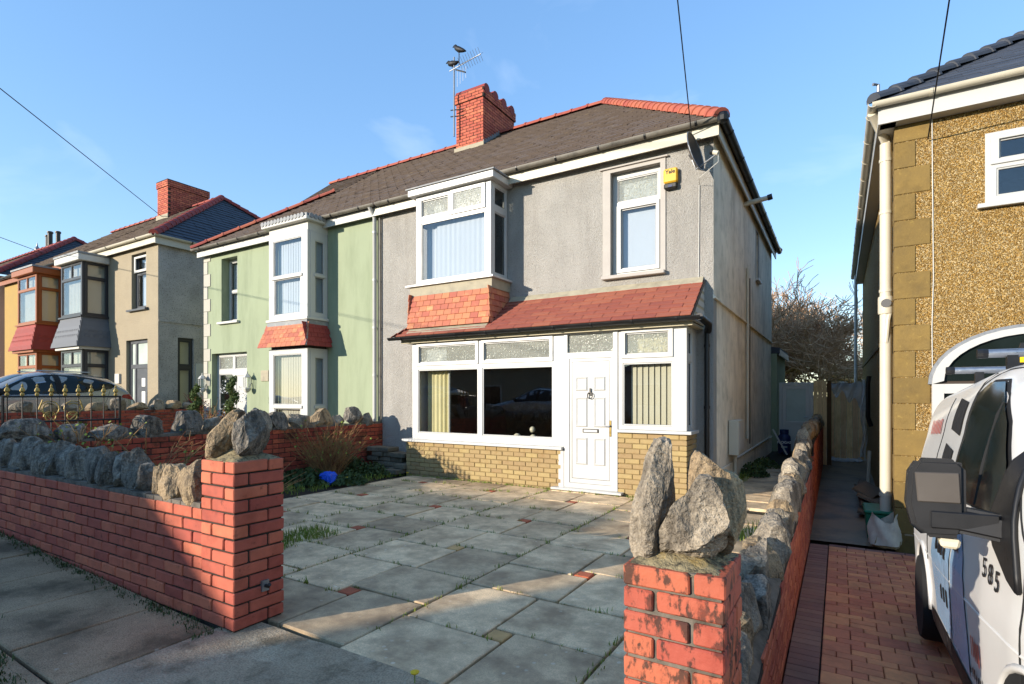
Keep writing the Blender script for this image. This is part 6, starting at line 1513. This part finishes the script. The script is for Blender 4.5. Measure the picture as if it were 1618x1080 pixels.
o = MB().tube([(.50, 13.2, zright(13.2)), (.53, 13.25, .35)], .035, 8).build('pipe_offcut', 'upvc_cream', None); tag(o, 'short white pipe standing against the pebbledash wall', 'pipe')
for i, y in enumerate((9.8, 10.05)):
    o = MB().tube([(.48 + .1 * math.sin(a), y + .03 * math.cos(a), -.40 + .13 * math.cos(a)) for a in [k * .45 for k in range(15)]], .018, 6).build('hose_loop', 'black_rubber', None); tag(o, ['loop of black hose on edge beside the green box', 'loop of black hose leaning on the timber pile'][i], 'hose')
# ---------------------------------------------------------------- iron gate of the neighbour
ig = thing('iron_gate', 'black wrought iron gate with gold spear tops and scrolls', 'gate', (-8.75, 3.05, .2))
gx = -8.75; ys_ = [2.5 + i * .146 for i in range(9)]
for z in (1.46, 1.14, .32): MB().tube([(gx, 2.46, z), (gx, 3.72, z)], .012, 6).build('rail', 'black_iron', ig)
for y in (2.46, 3.72): MB().tube([(gx, y, .22), (gx, y, 1.47)], .016, 6).build('stile', 'black_iron', ig)
for i, y in enumerate(ys_):
    MB().tube([(gx, y, .3), (gx, y, 1.52)], .008, 5).build('bar', 'black_iron', ig)
    MB().lathe([(.008, 0), (.022, .02), (.022, .035), (.010, .05), (.030, .07), (.022, .10), (.008, .12), (.014, .135), (0, .17)], (gx, y, 1.46), 6).build('spear_top', 'gold_paint', ig)
for s in (-1, 1):
    cy = 3.05
    for (r_, dz) in ((.11, 1.30), (.07, 1.20)):
        MB().tube([(gx - .01, cy + s * (.12 + r_ * math.cos(a) * (1 - k * .02)), dz + r_ * math.sin(a) * (1 - k * .02)) for k, a in enumerate([j * .45 for j in range(20)])], .007, 5).build('scroll', 'gold_paint', ig)
    MB().tube([(gx - .01, cy + s * .02, 1.08), (gx - .01, cy + s * .10, 1.16), (gx - .01, cy + s * .24, 1.30), (gx - .01, cy + s * .20, 1.42)], .007, 5).build('scroll', 'gold_paint', ig)
gp = thing('gate_pier', 'white capped brick gate pier at the left edge behind the iron gate', 'gate pier', (-9.7, 2.3, .2))
B(-10.1, -9.72, 2.1, 2.48, 0, 1.5).build('mortar_core', 'dark_mortar', gp); brick_face(gp, (-10.11, 2.09, .02), X_, -Y_, .40, 18, PH, .274, 'mossy_brick'); brick_face(gp, (-9.71, 2.195, .02), Y_, X_, .28, 18, PH, .28, 'mossy_brick')
MB().add([(-10.17, 2.03, 1.5), (-9.65, 2.03, 1.5), (-9.65, 2.55, 1.5), (-10.17, 2.55, 1.5), (-10.17, 2.03, 1.57), (-9.65, 2.03, 1.57), (-9.65, 2.55, 1.57), (-10.17, 2.55, 1.57), (-9.91, 2.29, 1.68)], [(3, 2, 1, 0), (0, 1, 5, 4), (1, 2, 6, 5), (2, 3, 7, 6), (3, 0, 4, 7), (4, 5, 8), (5, 6, 8), (6, 7, 8), (7, 4, 8)]).build('cap_stone', 'white_paint', gp)
# ---------------------------------------------------------------- plants
def spiral(label, x, y, z0, h):
    t = thing('topiary', label, 'topiary', (x, y, z0), group='spiral topiaries by the green house door')
    MB().tube([(x, y, z0), (x, y, z0 + h * .95)], .02, 6).build('trunk', 'bark', t)
    pts = []
    for i in range(2600):
        f = rng.random(); a = f * 2 * math.pi * 3.2; r_ = (.19 - .12 * f); c = Vector((x + r_ * .55 * math.cos(a), y + r_ * .55 * math.sin(a), z0 + .25 + f * (h - .25)))
        d = Vector((rng.gauss(0, 1), rng.gauss(0, 1), rng.gauss(0, 1))).normalized() * (.15 - .07 * f) * (rng.random() ** .4); pts.append(c + d)
    leaf_cloud(pts, .045).build('foliage', 'leaf_topiary', t)
    MB().lathe([(.12, 0), (.17, .25), (.15, .25)], (x, y, z0), 14).build('pot', 'terracotta', t)
spiral('spiral clipped bush left of the green house door', -13.75, 7.5, .25, 1.45)
spiral('spiral clipped bush in front of the green house glazed door', -12.35, 7.6, .25, 1.65)
def twiggy(name, label, c, n, h, spread, m='dead_stem', r=.006, fork=2, cat='shrub', leafm=None, nl=0, bend=.25):
    t = thing(name, label, cat, c); c = Vector(c); mb = MB(); tips = []
    for _ in range(n):
        a = rng.uniform(0, 6.28); s = rng.random() ** .6 * spread; hh = h * rng.uniform(.5, 1.05); b = c + Vector((rng.gauss(0, .09), rng.gauss(0, .09), 0))
        e = b + Vector((math.cos(a) * s, math.sin(a) * s, hh)); P = [b]
        for k in range(1, 5): P.append(b.lerp(e, k / 4) + Vector((rng.gauss(0, 1), rng.gauss(0, 1), rng.gauss(0, .4))) * bend * .08 * h + Vector((0, 0, bend * .2 * math.sin(k / 4 * 3.14))))
        mb.tube(P, [r, r * .85, r * .7, r * .5, r * .25], 4, False); tips += P[2:]
        for _ in range(fork):
            k = rng.randint(1, 3); q = P[k]; d = (P[k + 1] - P[k]).normalized() + Vector((rng.gauss(0, .5), rng.gauss(0, .5), rng.gauss(0, .3))); f = q + d * h * rng.uniform(.12, .3); mb.tube([q, (q + f) / 2 + Vector((0, 0, .01)), f], [r * .5, r * .4, r * .2], 4, False); tips.append(f)
    mb.build('stems', m, t)
    if leafm and nl: leaf_cloud([Vector(rng.choice(tips)) + Vector((rng.gauss(0, .03), rng.gauss(0, .03), rng.gauss(0, .03))) for _ in range(nl)], .035).build('leaves', leafm, t)
    return t
twiggy('dead_shrub', 'dry straw coloured shrub of upright stems in the corner bed', (-7.75, 6.55, 0), 190, 1.0, .75, r=.006, bend=.15, leafm='leaf_grass', nl=160)
twiggy('bramble', 'bare red brown bramble stems behind the front wall', (-6.6, 3.1, .3), 26, .75, 1.0, r=.008, fork=3, bend=.5, leafm='leaf_grass', nl=60)
twiggy('bramble', 'arching bare bramble stems leaning over the left stones', (-7.6, 2.9, .3), 18, .9, .7, r=.008, fork=3, bend=.5, leafm='leaf_grass', nl=90)
twiggy('bramble', 'thin bare stems behind the stones nearest the left pier', (-5.2, 3.2, .1), 16, .75, .8, r=.007, fork=3, bend=.4)
twiggy('potted_shrub', 'red leaved shrub in front of the green house door', (-12.9, 7.4, .25), 26, 1.0, .4, 'bark', .008, 3, 'shrub', 'leaf_red', 420)
twiggy('spiky_plant', 'dark red spiky plant on the wall below the side window', (-15.05, 8.35, 1.0), 40, .55, .35, 'leaf_red', .012, 0, 'plant')
# low growth in the bed: broad leaf clumps
def clump(name, label, c, r_, h, n, size, m, cat='plant'):
    c = Vector(c); pts = []
    for _ in range(n):
        a = rng.uniform(0, 6.28); s = math.sqrt(rng.random()) * r_; pts.append(c + Vector((math.cos(a) * s, math.sin(a) * s * .8, rng.random() * h * (1 - (s / r_) ** 2) + .02)))
    t = thing(name, label, cat, c); leaf_cloud(pts, size).build('leaves', m, t); return t
clump('ivy_clump', 'dark low leafy growth under the dry shrub', (-7.8, 6.1, 0), .6, .22, 1200, .06, 'leaf_dark')
clump('weed_clump', 'bright green low weed clump with yellow flower beside the blue bag', (-7.0, 6.35, 0), .32, .2, 700, .05, 'leaf_dark')
clump('ivy_clump', 'leafy growth at the foot of the mossy wall', (-7.9, 7.2, 0), .45, .35, 800, .06, 'leaf_dark')
clump('weed_clump', 'straggly dry weeds in front of the stacked blocks', (-7.45, 7.35, 0), .35, .22, 500, .05, 'leaf_dark')
clump('ivy_clump', 'weeds along the foot of the house side wall', (-1.35, 10.8, 0), .28, .25, 600, .05, 'leaf_dark')
clump('weed_clump', 'weeds growing between side wall and path slabs', (-1.3, 12.2, 0), .3, .2, 500, .05, 'leaf_dark')
bb = thing('plastic_bag', 'crumpled bright blue plastic bag lying in the bed', 'bag', (-7.32, 6.2, 0))
link('bag', rock_mesh(.30, .26, .22, 'blue_plastic', 203, 4, 4, .30), bb, world=(-7.32, 6.2, .09))
for i, (x, y, z, lb) in enumerate(((-6.95, 6.25, .12, 'dandelion in the bright green weed clump'), (-7.55, 7.5, .06, 'dandelion left of the stacked blocks'), (-7.35, 7.62, .06, 'dandelion close to the stacked blocks'), (-6.8, 7.55, .05, 'dandelion at the left end of the buff brick plinth'), (-1.86, 2.12, .05, 'dandelion in the joint at the front of the drive'))):
    t = thing('dandelion', 'yellow ' + lb, 'flower', (x, y, 0), group='dandelions'); MB().tube([(x, y, 0), (x, y, z)], .003, 4).build('stem', 'leaf_grass', t); MB().lathe([(.0, 0), (.02, .0), (.024, .008), (.012, .014), (0, .014)], (x, y, z), 10).build('flower_head', 'dandelion', t)
# grass in the joints
sp = []
for x in XM[:4]:
    y = 2.3
    while y < 7.6: sp.append((x + rng.gauss(0, .01), y, -.01, rng.random() ** 1.8)); y += rng.uniform(.02, .10)
for k, xj in enumerate(XJ):
    per = 1.315 + .02 * k; y0 = 2.82 + .065 * k
    for n in range(-1, 4):
        for (yy, xa, xb) in ((y0 + per * n - .07, xj - .7, xj), (y0 + per * n + .07, xj, xj + .66), (y0 + per * (n + .5), xj - .7, xj + .66)):
            if not 2.3 < yy < 7.6: continue
            x = xa
            while x < xb:
                if rng.random() < .65 and not (x < -5.4 and yy < 4.2): sp.append((x, yy + rng.gauss(0, .008), -.01, rng.random() ** 2.0 * (1.3 if x < -3 else .6)))
                x += rng.uniform(.02, .09)
for _ in range(300): sp.append((rng.uniform(-6.95, -1.9), 7.66 + rng.gauss(0, .02) - .03, -.01, rng.random() ** 1.5 * .9))
gj = grass(sp, 'leaf_grass', 'joint_grass', h=(.012, .05), w=.004, n_each=9, spread=.016).build('joint_grass', 'leaf_grass', None); st(gj, 'stuff'); tag(gj, 'grass and moss growing in the joints of the drive slabs', 'grass')
sp = []
for _ in range(1500): 
    x = rng.uniform(-5.9, -4.55); y = rng.uniform(3.0, 4.0)
    if noise.noise(Vector((x * 2, y * 2, 1))) > -.05: sp.append((x, y, -.02, rng.random()))
for _ in range(300): x = rng.uniform(-5.3, -4.2); sp.append((x, 2.75 + rng.gauss(0, .09), -.02, rng.random()))
for _ in range(900): sp.append((rng.uniform(-8.1, -7.0), rng.uniform(3, 7.6), -.02, rng.random()))
gl = grass(sp, 'leaf_grass', 'lawn_tufts', h=(.03, .10), w=.005, n_each=5, spread=.03).build('lawn_tufts', 'leaf_grass', None); st(gl, 'stuff'); tag(gl, 'rough grass tufts at the left edge of the slabs', 'grass')
sp = []
for _ in range(420): x = rng.uniform(-8.2, -3.3); sp.append((x, 1.95 - abs(rng.gauss(0, .04)), zpave(x) - .01, rng.random() ** 1.3))
for (cx_, cy_, n) in ((-5.0, 1.2, 90), (-4.4, .85, 150), (-3.9, 1.02, 120), (-6.1, 1.15, 60), (-3.45, .95, 60)):
    for _ in range(n): x = cx_ + rng.gauss(0, .16); sp.append((x, cy_ + rng.gauss(0, .04), zpave(x) - .01, rng.random()))
gw_ = grass(sp, 'leaf_dark', 'pavement_weeds', h=(.012, .045), w=.004, n_each=8, spread=.02).build('pavement_weeds', 'leaf_dark', None); st(gw_, 'stuff'); tag(gw_, 'low weeds along the foot of the front wall and in the pavement joints', 'weeds')
sp = [(-.85 + rng.gauss(0, .08), 6.1 + rng.gauss(0, .08), 0, 1.0) for _ in range(16)] + [(-.66 + rng.gauss(0, .03), rng.uniform(3, 10), 0, rng.random() ** 2) for _ in range(120)] + [(-1.5 + abs(rng.gauss(0, .06)), rng.uniform(8.4, 13), -.01, rng.random()) for _ in range(160)]
gs_ = grass(sp, 'leaf_grass', 'path_grass', h=(.05, .16), w=.005, n_each=6, spread=.025).build('path_grass', 'leaf_grass', None); st(gs_, 'stuff'); tag(gs_, 'tufts of grass beside the side path and stones', 'grass')
# stacked grey blocks by the bay
bs = thing('block_stack', 'stack of weathered grey walling blocks against the left end of the bay', 'blocks', (-7.45, 8.0, 0))
for i in range(5):
    for k in range(3):
        if i == 4 and k == 2: continue
        x = -7.95 + k * .30 + (.12 if i % 2 else 0); 
        if x > -7.08: continue
        o = link('block', brick_mesh('blk', .29, .3, .085, 'block_stone', bev=.01, wob=.004), bs, world=(x, 7.96 + rng.uniform(-.03, .03), .045 + i * .092)); o.rotation_euler = (0, 0, rng.uniform(-.08, .08))
for (x, y) in ((-7.15, 7.62), (-7.1, 7.78)): link('block', brick_mesh('blk', .29, .3, .085, 'block_stone', bev=.01, wob=.004), bs, world=(x, y, .05 + (.09 if y > 7.7 else 0)))
# ---------------------------------------------------------------- trees behind
def tree(label, x, y, z0, h, spread, seed, depth=6, lean=0.0, r0=.34, nfork=3):
    r_ = random.Random(seed); t = thing('bare_tree', label, 'tree', (x, y, z0)); big = MB(); fine = MB()
    def grow(p, d, L, rad, lev):
        P = [p]; q = p; dd = d.copy(); k = 4 if lev < 3 else 3
        for i in range(k):
            dd = (dd + Vector((r_.gauss(0, .22), r_.gauss(0, .22), r_.gauss(0, .16) + (.06 if lev > 1 else 0)))).normalized(); q = q + dd * L / k; P.append(q)
        rs = [rad * (1 - .38 * i / k) for i in range(k + 1)]
        rs = [max(q, .012) for q in rs]
        (big if lev < 3 else fine).tube(P, rs, 7 if lev < 2 else (5 if lev < 4 else 3), False)
        if lev >= depth: return
        n = nfork if lev else 5
        for i in range(n + (1 if lev > 2 else 0)):
            at = r_.randint(max(1, k - 2), k) if lev else r_.randint(2, k); o = dd.orthogonal().normalized(); o = Matrix.Rotation(r_.uniform(0, 6.28), 3, dd) @ o
            nd = (dd * r_.uniform(.35, .9) + o * r_.uniform(.5, 1.0) * (spread if lev < 3 else .8)).normalized()
            if nd.z < -.1: nd.z *= -.4
            grow(P[at], nd, L * r_.uniform(.66, .88), rs[at] * r_.uniform(.52, .74), lev + 1)
    grow(Vector((x, y, z0)), Vector((lean, 0, 1)).normalized(), h * .28, r0, 0)
    big.build('trunk', 'bark', t, smooth=True); fine.build('crown', 'twig', t); return t
tree('large bare spreading tree behind the gate between the houses', -1.6, 27, -.4, 9.8, 1.15, 5, 7, .05, .42)
tree('smaller bare tree right of the large one beyond the gate', 1.2, 34, -.4, 10, 1.1, 9, 6, .0, .3)
tree('bare tree half hidden by the side wall of the house', -4.0, 31, -.4, 10.5, 1.1, 14, 6, .1, .34)
mb = MB(); pts = []
for _ in range(9000):
    x = rng.uniform(-8, 6); pts.append((x, 38 + rng.gauss(0, 1.0), -.4 + rng.random() ** .7 * (2.2 + .9 * noise.noise(Vector((x * .5, 0, 0))))))
hd_ = leaf_cloud(pts, .22).build('hedge', 'hedge_far', None); st(hd_, 'stuff'); tag(hd_, 'dull scrubby hedge far behind the gate', 'hedge')
pts = [(rng.uniform(-2.8, -.2), 24 + rng.gauss(0, .5), rng.random() ** 1.3 * 2.7 - .3) for _ in range(2600)]
bu = leaf_cloud(pts, .12).build('undergrowth', 'dead_stem', None); st(bu, 'stuff'); tag(bu, 'dry tangled undergrowth around the foot of the big tree', 'undergrowth')
bh = thing('shed', 'low building with pale sunlit roof far behind the gate', 'shed', (.3, 36, 0))
B(-.6, 2.6, 36, 40, -.4, 2.4).build('walls', 'cream_render', bh); MB().prism([(-.9, 35.8, 2.4), (2.9, 35.8, 2.4), (1.6, 37.6, 3.5), (.2, 37.6, 3.5)], (0, .05, .05)).build('roof', 'quoin_stone', bh)
f_ = B(.0, .45, 35.95, 35.99, 2.0, 2.3).build('window', 'white_paint', bh)
